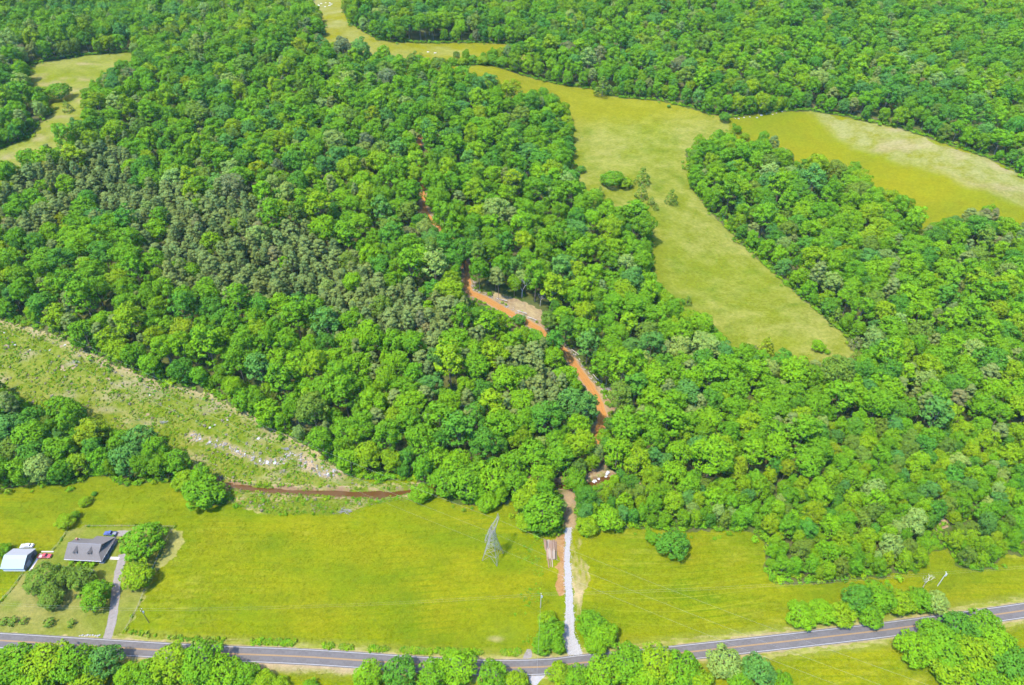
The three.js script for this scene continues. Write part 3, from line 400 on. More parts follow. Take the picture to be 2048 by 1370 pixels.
// the wood: darts thrown with a seeded generator, kept where no crown stands yet
const TREES = [];
{
  const r = rng(2024), cell = 8, hash = new Map(), key = (i, j) => i * 100003 + j;
  const near = (x, d, rad) => { const i = Math.floor(x / cell), j = Math.floor(d / cell); for (let u = -2; u <= 2; u++) for (let v = -2; v <= 2; v++) for (const t of hash.get(key(i + u, j + v)) || []) if (Math.hypot(t.x - x, t.d - d) < (t.r + rad) * (t.pine ? .60 : .68)) return true; return false; };
  const add = t => { const k = key(Math.floor(t.x / cell), Math.floor(t.d / cell)); if (!hash.has(k)) hash.set(k, []); hash.get(k).push(t); };
  for (const [x, d, rad] of PLACE.lone) add({ x, d, r: rad * .9 });
  const seen = (x, d) => { const y = hill(x, d) + 8 - EYE, Z = d * Math.cos(TILT) - y * Math.sin(TILT), up = d * Math.sin(TILT) + y * Math.cos(TILT); return Math.abs(x / Z) < .82 && up / Z < .60 && up / Z > -.56; };
  const pick = (list, u) => { let s = 0; for (const [k, w] of list) s += w; u *= s; for (const [k, w] of list) { u -= w; if (u <= 0) return k; } return list[0][0]; };
  for (let pass = 0; pass < 190000; pass++) {
    const q = r(), d = pass % 3 === 0 ? 160 + q * 140 : 165 + q ** .6 * 960, x = (r() * 2 - 1) * (60 + d * .9), u1 = r(), u2 = r(), u3 = r(), u4 = r();
    if (!seen(x, d)) continue;
    if (isOpen(x, d) || isOpen(x, d - 1.8) || isOpen(x - 1.8, d) || isOpen(x + 1.8, d)) continue;
    const inPine = PLACE.pines.some(p => inside(p, x + noise(x / 9, d / 9) * 9, d + noise(x / 9 + 4, d / 9) * 9)), tan = PLACE.tan_pines.some(p => inside(p, x, d));
    const isPine = inPine ? u2 < .84 : tan ? u2 < .5 : d > 235 && u2 < .035;
    const scrub = x > 35 && d < 212 || x > 150 && d < 245;
    const belt = x < -130 && d < 262 && hill(x, d) < 20;
    let rad = isPine ? 2.6 + 2.4 * u1 : scrub ? 2.4 + 2.9 * u1 : pass < 60000 ? 5.6 + 3.2 * u1 : 3.2 + 3.6 * u1;
    const ext = 3.2;
    const edge = isOpen(x, d - 8) || isOpen(x - 8, d) || isOpen(x + 8, d) || isOpen(x, d + 8);
    if (edge && !isPine) rad *= .82;
    if (PLACE.clear.some(c => segDist(x, d, c[0], c[1], c[2], c[3]) < c[4] * .55 + rad * .62) || lineDist(TRACK, x, d) < (d > 350 ? .3 : 1.2)) continue;
    if (d < 222 && x < 100 && x > -165 && lineDist(CREEK, x, d) < 2.4) continue;
    if (near(x, d, rad)) continue;
    const drift = fbm(x / 60, d / 60 + 30), wet = scrub ? 1 : 0;
    const tone = isPine ? (tan && u3 < .5 ? 'pinetan' : u3 < .025 ? 'pinetan' : 'pine') : inside([[-152, 338], [-138, 338], [-138, 352], [-152, 352]], x, d) ? 'lime' :
      pick([['mid', 3.4], ['bright', 1.9 + drift * 2], ['lime', Math.max(.1, .9 + drift * 1.6 + wet * 2)], ['deep', Math.max(.15, 1.1 - drift * 2)], ['blue', Math.max(.1, .5 - drift)], ['pale', .35 + wet * .3], ['olive', .4 + wet * .6], ['gold', .05], ['grey', .03]], u3);
    const bank = d < 240 && lineDist(CREEK, x, d) < 11;
    const t = { x, d, r: rad, tone, pine: isPine, edge: edge || scrub || belt || bank, u: u4, h: rad };
    TREES.push(t); add(t);
  }
}
const size = t => { const y = hill(t.x, t.d) + 10 - EYE, Z = t.d * Math.cos(TILT) - y * Math.sin(TILT), px = t.x / Z; return Math.abs(px) > .75 ? 0 : t.r / Z; };
TREES.sort((a, b) => size(b) - size(a));
const stand = { crown: new Map(), trunk: new Map() };
const instTone = new THREE.Color();
{
  let nb = 0, np = 0;
  const rank = {};
  const M = new THREE.Matrix4(), Q = new THREE.Quaternion(), Y = V(0, 1, 0);
  const solo = [];
  for (const t of TREES) {
    const kits = t.pine ? KIT.pine : t.edge ? (t.r < 3.4 && t.u < .3 ? KIT.open : KIT.edge) : t.u < .16 ? KIT.tall : KIT.canopy;
    const kit = kits[Math.floor(t.u * 977) % kits.length], s = t.r / kit.R, sy = (t.pine ? .72 + .4 * ((t.u * 31) % 1) : Math.pow(s, .55) * (.86 + .26 * ((t.u * 53) % 1)));
    const turn = t.u * 40;
    t.kit = kit; t.s = s; t.sy = sy;
    if (t.pine ? np < 170 : nb < 300) { t.pine ? np++ : nb++; solo.push(t); continue; }
    for (const [what, geo] of [['crown', kit.crown], ['trunk', kit.trunk]]) {
      const key = geo.uuid; if (!stand[what].has(key)) stand[what].set(key, { geo, list: [], pine: t.pine });
      stand[what].get(key).list.push([t.x, height(t.x, t.d) - .15, -t.d, s, sy, turn, t.tone, t.u]);
    }
  }
  for (const t of solo) { let best = null; for (const L of LANDMARK) { const q = Math.hypot(L[1] - t.x, L[2] - t.d); if (!best || q < best.q) best = { L, q }; } t.mark = best.L[0]; t.q = best.q; }
  solo.sort((a, b) => a.q - b.q);
  for (const t of solo) {
    const kind = t.pine ? 'pine' : 'broadleaf tree', k = kind + t.mark; rank[k] = (rank[k] ?? -1) + 1;
    const label = rank[k] < ORD.length ? `${TONE_WORD[t.tone]} woodland ${kind}, ${ORD[rank[k]]} ${kind === 'pine' ? 'pine' : 'one'} to ${t.mark}` : `woodland ${kind} farther from ${t.mark}`;
    plant(t.pine ? 'pine_tree' : 'broadleaf_tree', t.kit, t.s, t.sy, t.x, t.d, t.u * 40, t.tone, label, t.pine ? 'pine' : 'tree', rank[k] < ORD.length ? (t.pine ? 'pines of the wood' : 'broadleaf trees of the wood') : `${kind}s beyond ${t.mark}`);
  }
  const wood = new THREE.Group(); wood.name = 'forest'; tag(wood, 'dense green mixed wood covering the hills behind the meadow', 'forest', null, 'stuff'); scene.add(wood);
  for (const what of ['crown', 'trunk']) for (const { geo, list, pine: p } of stand[what].values()) {
    const im = new THREE.InstancedMesh(geo, what === 'crown' ? leafAny : p ? barkPine : barkMat, list.length); im.name = what === 'crown' ? 'tree_crowns' : 'tree_trunks'; im.castShadow = im.receiveShadow = true; im.userData.kind = 'stuff';
    list.forEach(([x, y, z, s, sy, turn, tone, u], i) => {
      im.setMatrixAt(i, M.compose(V(x, y, z), Q.setFromAxisAngle(Y, turn), V(s * (.9 + .2 * ((u * 17) % 1)), sy, s * (1.1 - .2 * ((u * 17) % 1)))));
      if (what === 'crown') { const c = TONE[tone], g = .86 + .3 * ((u * 71) % 1), w = 1 + .24 * (((u * 131) % 1) - .5); im.setColorAt(i, instTone.setRGB(c[0] * g * w, c[1] * g, c[2] * g / w)); }
    });
    wood.add(im);
  }
  console.log('trees', TREES.length, 'solo', solo.length, nb, np);
}

// trees that stand on their own
const LONE_NAMES = {
  0: ['large round shade tree right of the house above the driveway'], 1: ['yellow green shade tree beside the driveway with a dark shadow'], 2: ['largest dark leaved tree of the front yard cluster'], 3: ['dark leaved tree in the yard just below the round shrubs'], 4: ['lowest dark leaved tree of the front yard cluster'], 5: ['olive tree between the front yard cluster and the driveway'], 6: ['green shade tree nearest the driveway bend in the front yard'], 7: ['yellow green tree at the top of the west yard fence'], 8: ['small tree touching the shadow of the west fence tree'], 9: ['small yellow green tree alone in the west meadow'], 10: ['tiny dark bush highest in the west meadow'], 11: ['tree at the left picture edge behind the barn'], 12: ['dark round tree standing out into the east meadow'], 13: ['small tree beside the dark round east meadow tree'] };
PLACE.lone.forEach(([x, d, rad, hc, tone], i) => {
  const r = rng(900 + i), cone = (tone === 'olive' || tone === 'grey') && d > 250 || tone === 'gold';
  const kits = cone ? KIT.cedar : hc < 3.2 ? KIT.open : KIT.open, kit = kits[i % kits.length], s = rad / kit.R, top = cone ? Math.max(hc * 2, rad * 2.1) : Math.max(hc * 2 * .92, rad * 1.25);
  const zone = d > 640 ? 'the far hedge line between the upper fields' : d > 540 ? 'the upper field corner' : d > 440 ? (x < 0 ? 'the upper left glade' : 'the scattered trees high on the pasture strip') : d > 280 ? 'the lower end of the pasture strip' : d > 183 ? (x < -100 ? 'the west end of the creek' : x < 0 ? 'the creek bank clump' : 'the head of the gravel track') : d < 128 ? (x < -60 ? 'the south roadside left of the bare bank' : x < 10 ? 'the south roadside below the meadow' : x < 110 ? 'the south roadside across from the gravel track' : 'the clump below the road at the right') : x > 100 ? (d > 140 && x < 175 ? 'the hedge above the road at the right' : 'the clump below the road at the right') : 'the mouth of the gravel track';
  plant(rad < 2.2 && !cone ? 'small_tree' : cone ? 'cedar_tree' : 'lone_tree', kit, s, top / kit.H, x, d, r() * 6.28, tone, '', cone ? 'cedar' : 'tree', zone).userData.zone = zone;
});
{
  const lone = scene.children.filter(o => o.userData.zone), by = {};
  lone.forEach((o, i) => { if (LONE_NAMES[i]) { o.userData.label = LONE_NAMES[i][0]; o.userData.group = 'trees of the yard and west meadow'; } else (by[o.userData.zone] ||= []).push([o, PLACE.lone[i][4]]); });
  const NTH = ['first', 'second', 'third', 'fourth', 'fifth', 'sixth', 'seventh', 'eighth', 'ninth', 'tenth', 'eleventh', 'twelfth', 'thirteenth', 'fourteenth', 'fifteenth', 'sixteenth', 'seventeenth', 'eighteenth', 'nineteenth', 'twentieth'];
  for (const [zone, list] of Object.entries(by)) { list.sort((a, b) => a[0].position.x - b[0].position.x); list.forEach(([o, tone], i) => { o.userData.label = `${TONE_WORD[tone]} ${o.userData.category} in ${zone}, ${NTH[i]} from the left`; }); }
  for (const o of lone) delete o.userData.zone;
}
// bare and dead trees along the clay track and in the wood
{
  const g = [bareTree(31, 14), bareTree(32, 12), bareTree(33, 10)];
  const spots = [[6, 343, 1.25, 'spreading bare grey tree above the clay track clearing'], [17, 338, .9, 'bare grey tree at the right end of the clay track clearing'], [52, 281, .9, 'bare grey tree beside the long clay stretch'], [-62, 287, .8, 'pale bare tree below the long pine stand'], [-252, 236, .7, 'bare grey tree at the top of the tree belt below the cut slope'], [118, 242, .8, 'bare grey tree in the wood right of the ford'], [170, 158, .7, 'bare grey tree beside the east power pole'], [12, 507, 1, 'bare grey tree by the forest edge left of the pasture strip'], [212, 520, .9, 'bare tree by the upper field brush pile'], [-212, 700, 1.1, 'pale bare tree in the far wood by the upper meadow'], [60, 262, .7, 'thin bare tree right of the lower clay bend']];
  spots.forEach(([x, d, s, label], i) => { const t = thing('bare_tree', label, 'dead tree', x, height(x, d) - .1, d, i * 1.7, 'bare trees'); t.scale.setScalar(s); part('branches', g[i % 3], deadMat, t); });
}

// shrubs in the yard
PLACE.shrubs.forEach(([x, d, R], i) => {
  const L = ['leftmost round clipped shrub along the house front', 'second round clipped shrub along the house front', 'third round clipped shrub along the house front', 'rightmost round clipped shrub along the house front', 'dark round shrub at the back corner of the house', 'first shrub of the left roadside lawn row', 'second shrub of the left roadside lawn row', 'third shrub of the left roadside lawn row', 'round shrub on the lawn below the tree cluster', 'small round shrub on the lawn nearest the driveway mouth', 'small yellow bush on the east fence by the road', 'small yellow bush at the north east fence corner'][i];
  const t = thing('shrub', L, 'shrub', x, -.1, d, i * 2.1, 'yard shrubs'); t.scale.setScalar(R / 1.5);
  part('foliage', BUSH[i % 3], leafMat[i > 9 ? 'lime' : i > 4 ? 'olive' : i === 4 ? 'deep' : 'bright'], t);
});

// ---------------------------------------------------------------- low growth nobody could count
function scatter(name, label, geos, colours, points, category) {
  const root = new THREE.Group(); root.name = name; tag(root, label, category, null, 'stuff'); scene.add(root);
  const M = new THREE.Matrix4(), Q = new THREE.Quaternion(), Y = V(0, 1, 0), r = rng(points.length);
  geos.forEach((geo, gi) => {
    const mine = points.filter((_, i) => i % geos.length === gi), im = new THREE.InstancedMesh(geo, leafAny, mine.length); im.name = name + '_clumps'; im.userData.kind = 'stuff'; im.castShadow = im.receiveShadow = true;
    mine.forEach(([x, d, s, c], i) => { const k = colours[c ?? Math.floor(r() * colours.length)], g = .8 + .4 * r(), w = 1 + (r() - .5) * .2; im.setMatrixAt(i, M.compose(V(x, height(x, d) - .08 * s, -d), Q.setFromAxisAngle(Y, r() * 6.28), V(s, s * (.75 + .5 * r()), s))); im.setColorAt(i, instTone.setRGB(k[0] * g * w, k[1] * g, k[2] * g)); });
    root.add(im);
  });
}
const smallBush = [bush(190, .6, .34), bush(191, .6, .34)];
{
  const r = rng(61), pts = [];
  for (const poly of [PLACE.cut, PLACE.strip, PLACE.upper, PLACE.meadow, PLACE.glade, PLACE.valley.slice(0, -2)]) {
    for (let i = 0; i < poly.length - (poly.length === PLACE.valley.length - 2 ? 1 : 0); i++) {
      const a = poly[i], b = poly[(i + 1) % poly.length], l = Math.hypot(b[0] - a[0], b[1] - a[1]), nx = (b[1] - a[1]) / l, nd = -(b[0] - a[0]) / l;
      for (let k = 0; k < l; k += 1.1) for (const sgn of [-1, 1]) { const o = r() * 4.5 * sgn, x = mixN(a[0], b[0], k / l) + nx * o, d = mixN(a[1], b[1], k / l) + nd * o; if (isOpen(x, d) && r() < .94) continue; if (lineDist(CREEK, x, d) < 4.5 || PLACE.clear.some(c => segDist(x, d, c[0], c[1], c[2], c[3]) < c[4] * .5) || lineDist(TRACK, x, d) < 4) continue; pts.push([x, d, .5 + r() * 1.1]); }
    }
  }
  for (let i = 0; i < 5200; i++) { const d = 205 + Math.sqrt(r()) * 330, x = (r() * 2 - 1) * (40 + d * .85); if (!isOpen(x, d) && lineDist(TRACK, x, d) > 4.2 && !inside(PLACE.litter, x, d)) pts.push([x, d, .6 + r()]); }
  for (const [ax, ad, bX, bd, w] of PLACE.clear) for (let i = 0; i < 26; i++) { const u = r(), x = mixN(ax, bX, u) + (r() - .5) * w * 2.4, d = mixN(ad, bd, u) + (r() - .5) * 3; if (lineDist(TRACK, x, d) > 3.6 && !isOpen(x, d) && !inside(PLACE.litter, x, d) && lineDist(CREEK, x, d) > 2.6) pts.push([x, d, .3 + r() * .75]); }
  for (let i = 0; i < 260; i++) { const k = TRACK[Math.floor(r() * TRACK.length)], s = r() < .5 ? -1 : 1, x = k[0] + s * (4 + r() * 4), d = k[1] + (r() - .5) * 8; if (lineDist(TRACK, x, d) > 3.8 && !isOpen(x, d)) pts.push([x, d, .4 + r() * .8]); }
  scatter('underbrush', 'leafy underbrush along the wood edges', BUSH, [TONE.mid, TONE.lime, TONE.bright, TONE.mid], pts, 'underbrush');
}
{
  const r = rng(62), pts = [];
  for (let i = 0; i < 75000; i++) {
    const x = -340 + r() * 300, d = 194 + r() * 130, c = inside(PLACE.cut, x, d), s = inside(PLACE.scrub, x, d); if (!c && !s) continue;
    if (lineDist(CREEK, x, d) < .5 + 1.4 * r()) continue;
    if (fbm(x / 8, d / 6) + (r() - .5) * 1.5 < (s ? -.2 : .0)) continue;
    const near = lineDist(PLACE.rock_line.slice(0, 20), x, d); if (near < 3 && r() < .8) continue;
    pts.push([x, d, .3 + r() * r() * 1.5, r() < .1 ? 3 : Math.floor(r() * 3)]);
  }
  for (let i = 0; i < 9000; i++) { const x = 40 + r() * 180, d = 280 + r() * 330; if (inside(PLACE.strip, x, d) && fbm(x / 15 + 9, d / 15) + (r() - .5) * .8 > .2) pts.push([x, d, .2 + r() * r() * .7, Math.floor(r() * 3)]); }
  for (let i = 0; i < 1700; i++) { const k = r() * (PLACE.hedge_road.length - 1), j = Math.floor(k), a = PLACE.hedge_road[j], b = PLACE.hedge_road[j + 1], f = k - j; if (fbm(k * 3, 2) < -.3 || r() > .12 + .88 * S((k - 1.2) / 3)) continue; pts.push([mixN(a[0], b[0], f), mixN(a[1], b[1], f) + (r() - .5) * 1.8, .6 + r() * 1.3, Math.floor(r() * 3)]); }
  for (let i = 0; i < 900; i++) { const x = 5 + r() * 12 - (r() * 4), d = 134 + r() * 52; if (x > 20 || Math.hypot(x - 17, d - 174) < 6) continue; if (fbm(x / 5, d / 7 + 4) < .02) continue; pts.push([x + (d - 150) * .05, d, .3 + r() * r() * 1.0, Math.floor(r() * 3)]); }
  scatter('scrub', 'weeds and brambles on the cut slope, creek bank and field edges', smallBush, [TONE.mid, TONE.lime, C(.12, .17, .012), C(.17, .145, .095)], pts, 'scrub');
}
{
  const r = rng(64), pts = [];
  for (const [ax, bx_] of [[PLACE.fence_w, 1], [PLACE.fence_e, .25], [PLACE.fence_n, .12]]) for (const line of ax) for (let i = 1; i < line.length; i++) { const a = line[i - 1], b = line[i], l = Math.hypot(b[0] - a[0], b[1] - a[1]); for (let k = 0; k < l; k += .7) if (r() < bx_ * .7) pts.push([mixN(a[0], b[0], k / l) + (r() - .5) * .6, mixN(a[1], b[1], k / l), .5 + r() * .8]); }
  scatter('fence_vines', 'vines and weeds grown along the yard fences', smallBush, [TONE.mid, TONE.deep, TONE.lime], pts, 'vines');
}
// ---------------------------------------------------------------- lattice pylon and its conductors
const steel = mat(.21, .20, .175, .7), wireMat = mat(.26, .26, .25, .6), glassDark = mat(.02, .025, .03, .15);
const PYL = PLACE.misc.tower, AX = V(.916, 0, .40), BX = V(.40, 0, -.916);            // along the line, along the cross arm
{
  const t = thing('transmission_tower', 'grey steel lattice transmission tower in the hay meadow', 'pylon', PYL[0], 0, PYL[1]);
  const at = (a, b, y) => V(0, y, 0).addScaledVector(AX, a).addScaledVector(BX, b);
  const lv = [[0, 3.5], [4.5, 2.75], [8.4, 2.1], [11.6, 1.55], [14.3, 1.2], [16.6, 1.0], [18.6, .95], [20.2, .95]];
  const sg = [[-1, -1], [1, -1], [1, 1], [-1, 1]];
  for (const [a, b] of sg) { const g = []; for (let i = 1; i < lv.length; i++) g.push(bar(at(a * lv[i - 1][1], b * lv[i - 1][1], lv[i - 1][0] - (i === 1 ? .3 : 0)), at(a * lv[i][1], b * lv[i][1], lv[i][0]), .1)); part('leg', mergeGeometries(g), steel, t); }
  for (let i = 1; i < lv.length; i++) for (let f = 0; f < 4; f++) {
    const [p, q] = [sg[f], sg[(f + 1) % 4]], [y0, w0] = lv[i - 1], [y1, w1] = lv[i];
    if (i === 1) { const m = at((p[0] + q[0]) / 2 * w1, (p[1] + q[1]) / 2 * w1, y1); part('brace', bar(at(p[0] * w0, p[1] * w0, y0), m, .075), steel, t); part('brace', bar(at(q[0] * w0, q[1] * w0, y0), m, .075), steel, t); }
    else { part('brace', bar(at(p[0] * w0, p[1] * w0, y0), at(q[0] * w1, q[1] * w1, y1), .07), steel, t); part('brace', bar(at(q[0] * w0, q[1] * w0, y0), at(p[0] * w1, p[1] * w1, y1), .07), steel, t); }
    part('strut', bar(at(p[0] * w1, p[1] * w1, y1), at(q[0] * w1, q[1] * w1, y1), .065), steel, t);
  }
  for (const s of [-1, 1]) {                                                            // cross arm halves with a peak at each end
    const arm = [], n = 5;
    for (const a of [-.95, .95]) { arm.push(bar(at(a, s * .95, 20.2), at(a * .25, s * 6.6, 20.2), .09)); arm.push(bar(at(a, s * .95, 18.6), at(a * .25, s * 6.6, 19.7), .08)); }
    for (let k = 0; k < n; k++) { const u = k / n, v = (k + 1) / n, w0 = mixN(.95, .25, u), w1 = mixN(.95, .25, v), b0 = s * mixN(.95, 6.6, u), b1 = s * mixN(.95, 6.6, v); arm.push(bar(at(-w0, b0, 20.2), at(w1, b1, 20.2), .05), bar(at(w0, b0, mixN(18.6, 19.7, u)), at(w1, b1, 20.2), .05), bar(at(-w0, b0, mixN(18.6, 19.7, u)), at(-w1, b1, 20.2), .05)); }
    part('cross_arm', mergeGeometries(arm), steel, t);
    const pk = []; for (const [a, b] of [[-.4, 4.9], [.4, 4.9], [0, 6.6]]) pk.push(bar(at(a, s * b, 20.2), at(0, s * 5.7, 23.4), .06)); part('earth_wire_peak', mergeGeometries(pk), steel, t);
  }
  for (const b of [-6.2, 0, 6.2]) { const g = []; for (let k = 0; k < 7; k++) g.push(new THREE.CylinderGeometry(.13, .13, .1, 8).translate(0, -k * .2, 0)); g.push(new THREE.CylinderGeometry(.03, .03, 1.6, 5).translate(0, -.6, 0)); const p = at(0, b, b ? 19.55 : 18.5); part('insulator', mergeGeometries(g).translate(p.x, p.y, p.z), mat(.25, .17, .13, .3), t); }
}
function wire(name, label, group, p, q, sag, rad) {
  const pts = []; for (let k = 0; k <= 40; k++) { const u = k / 40; pts.push(V(mixN(p.x, q.x, u), mixN(p.y, q.y, u) - sag * 4 * u * (1 - u), mixN(p.z, q.z, u))); }
  return one(name, new THREE.TubeGeometry(new THREE.CatmullRomCurve3(pts), 60, rad, 4), wireMat, label, 'wire', group);
}
{
  const base = V(PYL[0], 0, -PYL[1]), names = ['lower', 'middle', 'upper'];
  [-6.2, 0, 6.2].forEach((b, i) => {
    const p = base.clone().addScaledVector(BX, b).setY(b ? 18.2 : 17.2), w = base.clone().addScaledVector(BX, b).addScaledVector(AX, -262).setY(44), e = base.clone().addScaledVector(BX, b).addScaledVector(AX, 260).setY(19);
    wire('power_line_wire', `${names[i]} of the three pylon wires running left over the creek and cut slope`, 'pylon wires', p, w, 5, .017);
    wire('power_line_wire', `${names[i]} of the three pylon wires running right over the gravel track`, 'pylon wires', p, e, 6, .017);
  });
}
// ---------------------------------------------------------------- utility poles along the road
const poleMat = mat(.10, .075, .055), poleGrey = mat(.30, .28, .26);
function utilityPole(key, H, label, m, extras) {
  const [x, d] = PLACE.misc[key], t = thing('utility_pole', label, 'utility pole', x, 0, d, 0, 'roadside utility poles');
  part('post', taper(V(0, -.4, 0), V(0, H, 0), .17, .11, 8), m, t);
  for (const s of [-.45, .45]) part('insulator', mergeGeometries([new THREE.CylinderGeometry(.06, .1, .3, 8).translate(0, H + .12, s), new THREE.CylinderGeometry(.12, .12, .08, 8).translate(0, H + .05, s)]), mat(.6, .6, .58, .4), t);
  part('cross_arm', bx(.12, .14, 1.3, 0, H - .12, 0), m, t);
  if (extras) { const g = new THREE.CylinderGeometry(.28, .28, .95, 12).translate(.36, H - 1.5, 0); const c = part('transformer', mergeGeometries([g, new THREE.CylinderGeometry(.2, .28, .14, 12).translate(.36, H - .95, 0)]), mat(.42, .43, .45, .5), t); part('bushing', new THREE.CylinderGeometry(.04, .06, .3, 6).translate(.36, H - .75, 0), mat(.35, .2, .12, .4), c); }
  return V(x, H + .25, -d);
}
{
  const w = utilityPole('pole_w', 9.3, 'dark wooden utility pole standing in the meadow right of the driveway', poleMat, true), c = utilityPole('pole_c', 9.4, 'utility pole with transformer left of the gravel track', poleGrey, true), e = utilityPole('pole_e', 9.4, 'pale utility pole above the hedge at the right', mat(.45, .43, .40), true);
  for (const [s, word] of [[-.45, 'near'], [.45, 'far']]) {
    const o = V(0, 0, -s);
    wire('overhead_wire', `${word} overhead wire between the west pole and the middle pole`, 'roadside overhead wires', w.clone().add(o), c.clone().add(o), 2.4, .012);
    wire('overhead_wire', `${word} overhead wire between the middle pole and the east pole`, 'roadside overhead wires', c.clone().add(o), e.clone().add(o), 2.4, .012);
    wire('overhead_wire', `${word} overhead wire running left from the west pole`, 'roadside overhead wires', w.clone().add(o), V(-262, 9.5, -150 - s), 2, .012);
    wire('overhead_wire', `${word} overhead wire running right from the east pole`, 'roadside overhead wires', e.clone().add(o), V(300, 9.5, -172 - s), 2, .012);
  }
  wire('overhead_wire', 'single overhead wire from the middle pole across the road', 'roadside overhead wires', c.clone(), V(7.5, 9.2, -100), 1.2, .02);
}
// ---------------------------------------------------------------- logs cut and stacked beside the track
{
  const r = rng(301), bark = [mat(.20, .12, .07), mat(.26, .16, .10), mat(.12, .08, .055)], cut = mat(.34, .22, .12), pale = mat(.30, .23, .16);
  const geo = [.22, .27, .32].map(R => { const g = new THREE.CylinderGeometry(R * .86, R, 5.1, 9, 1, true).rotateX(Math.PI / 2); const p = g.attributes.position; for (let i = 0; i < p.count; i++) p.setXY(i, p.getX(i) * (1 + .1 * Math.sin(i * 2.3)), p.getY(i) * (1 + .1 * Math.cos(i * 1.9))); g.computeVertexNormals(); return { R, g, a: new THREE.CircleGeometry(R * 1.02, 9).translate(0, 0, 2.552), b: new THREE.CircleGeometry(R * .88, 9).rotateY(Math.PI).translate(0, 0, -2.552) }; });
  const rows = [['upper', 14.3, 19.2, 178.2, 9, 7], ['middle', 15, 19.2, 173.6, 8, 6], ['lower', 15.5, 17.2, 169.8, 3, 0]];
  const nth = ['first', 'second', 'third', 'fourth', 'fifth', 'sixth', 'seventh', 'eighth', 'ninth'];
  for (const [word, x0, x1, d, n, m] of rows) for (const [count, layer] of [[n, 0], [m, 1]]) for (let k = 0; k < count; k++) {
    const q = geo[Math.floor(r() * 3)], x = mixN(x0, x1, count > 1 ? (k + layer * .5) / (n - 1) : 0) + (r() - .5) * .12;
    const t = thing('log', `${layer ? 'upper layer' : 'ground layer'} log, ${nth[k]} from the left in the ${word} stack`, 'log', x, layer ? .78 : q.R * .96, d + (r() - .5) * 1.1, (r() - .5) * .12, 'stacked logs'); t.scale.z = .85 + r() * .2;
    part('bark', q.g, r() < .4 ? pale : bark[Math.floor(r() * 3)], t); part('cut_end', q.a, cut, t); part('cut_end', q.b, cut, t);
  }
  // felled trunks lying along the clay track
  const long = new THREE.CylinderGeometry(.14, .26, 11, 8).rotateZ(Math.PI / 2);
  [[4, 330.5, -.5, 'long pale felled trunk lying along the upper clay bend'], [10, 327, -.62, 'second pale felled trunk along the upper clay bend'], [35, 306, -.9, 'felled trunk beside the middle of the clay track'], [45.5, 288, -1.1, 'felled trunk right of the long clay stretch'], [49.5, 276, -1.25, 'pale felled trunk low on the long clay stretch'], [-8, 338, -.4, 'short felled trunk at the clearing above the clay track']].forEach(([x, d, a, label]) => { const m = one('felled_trunk', long, mat(.30, .26, .22), label, 'log', 'felled trunks by the track'); m.position.set(x, height(x, d) + .25, -d); m.rotation.y = a; });
}
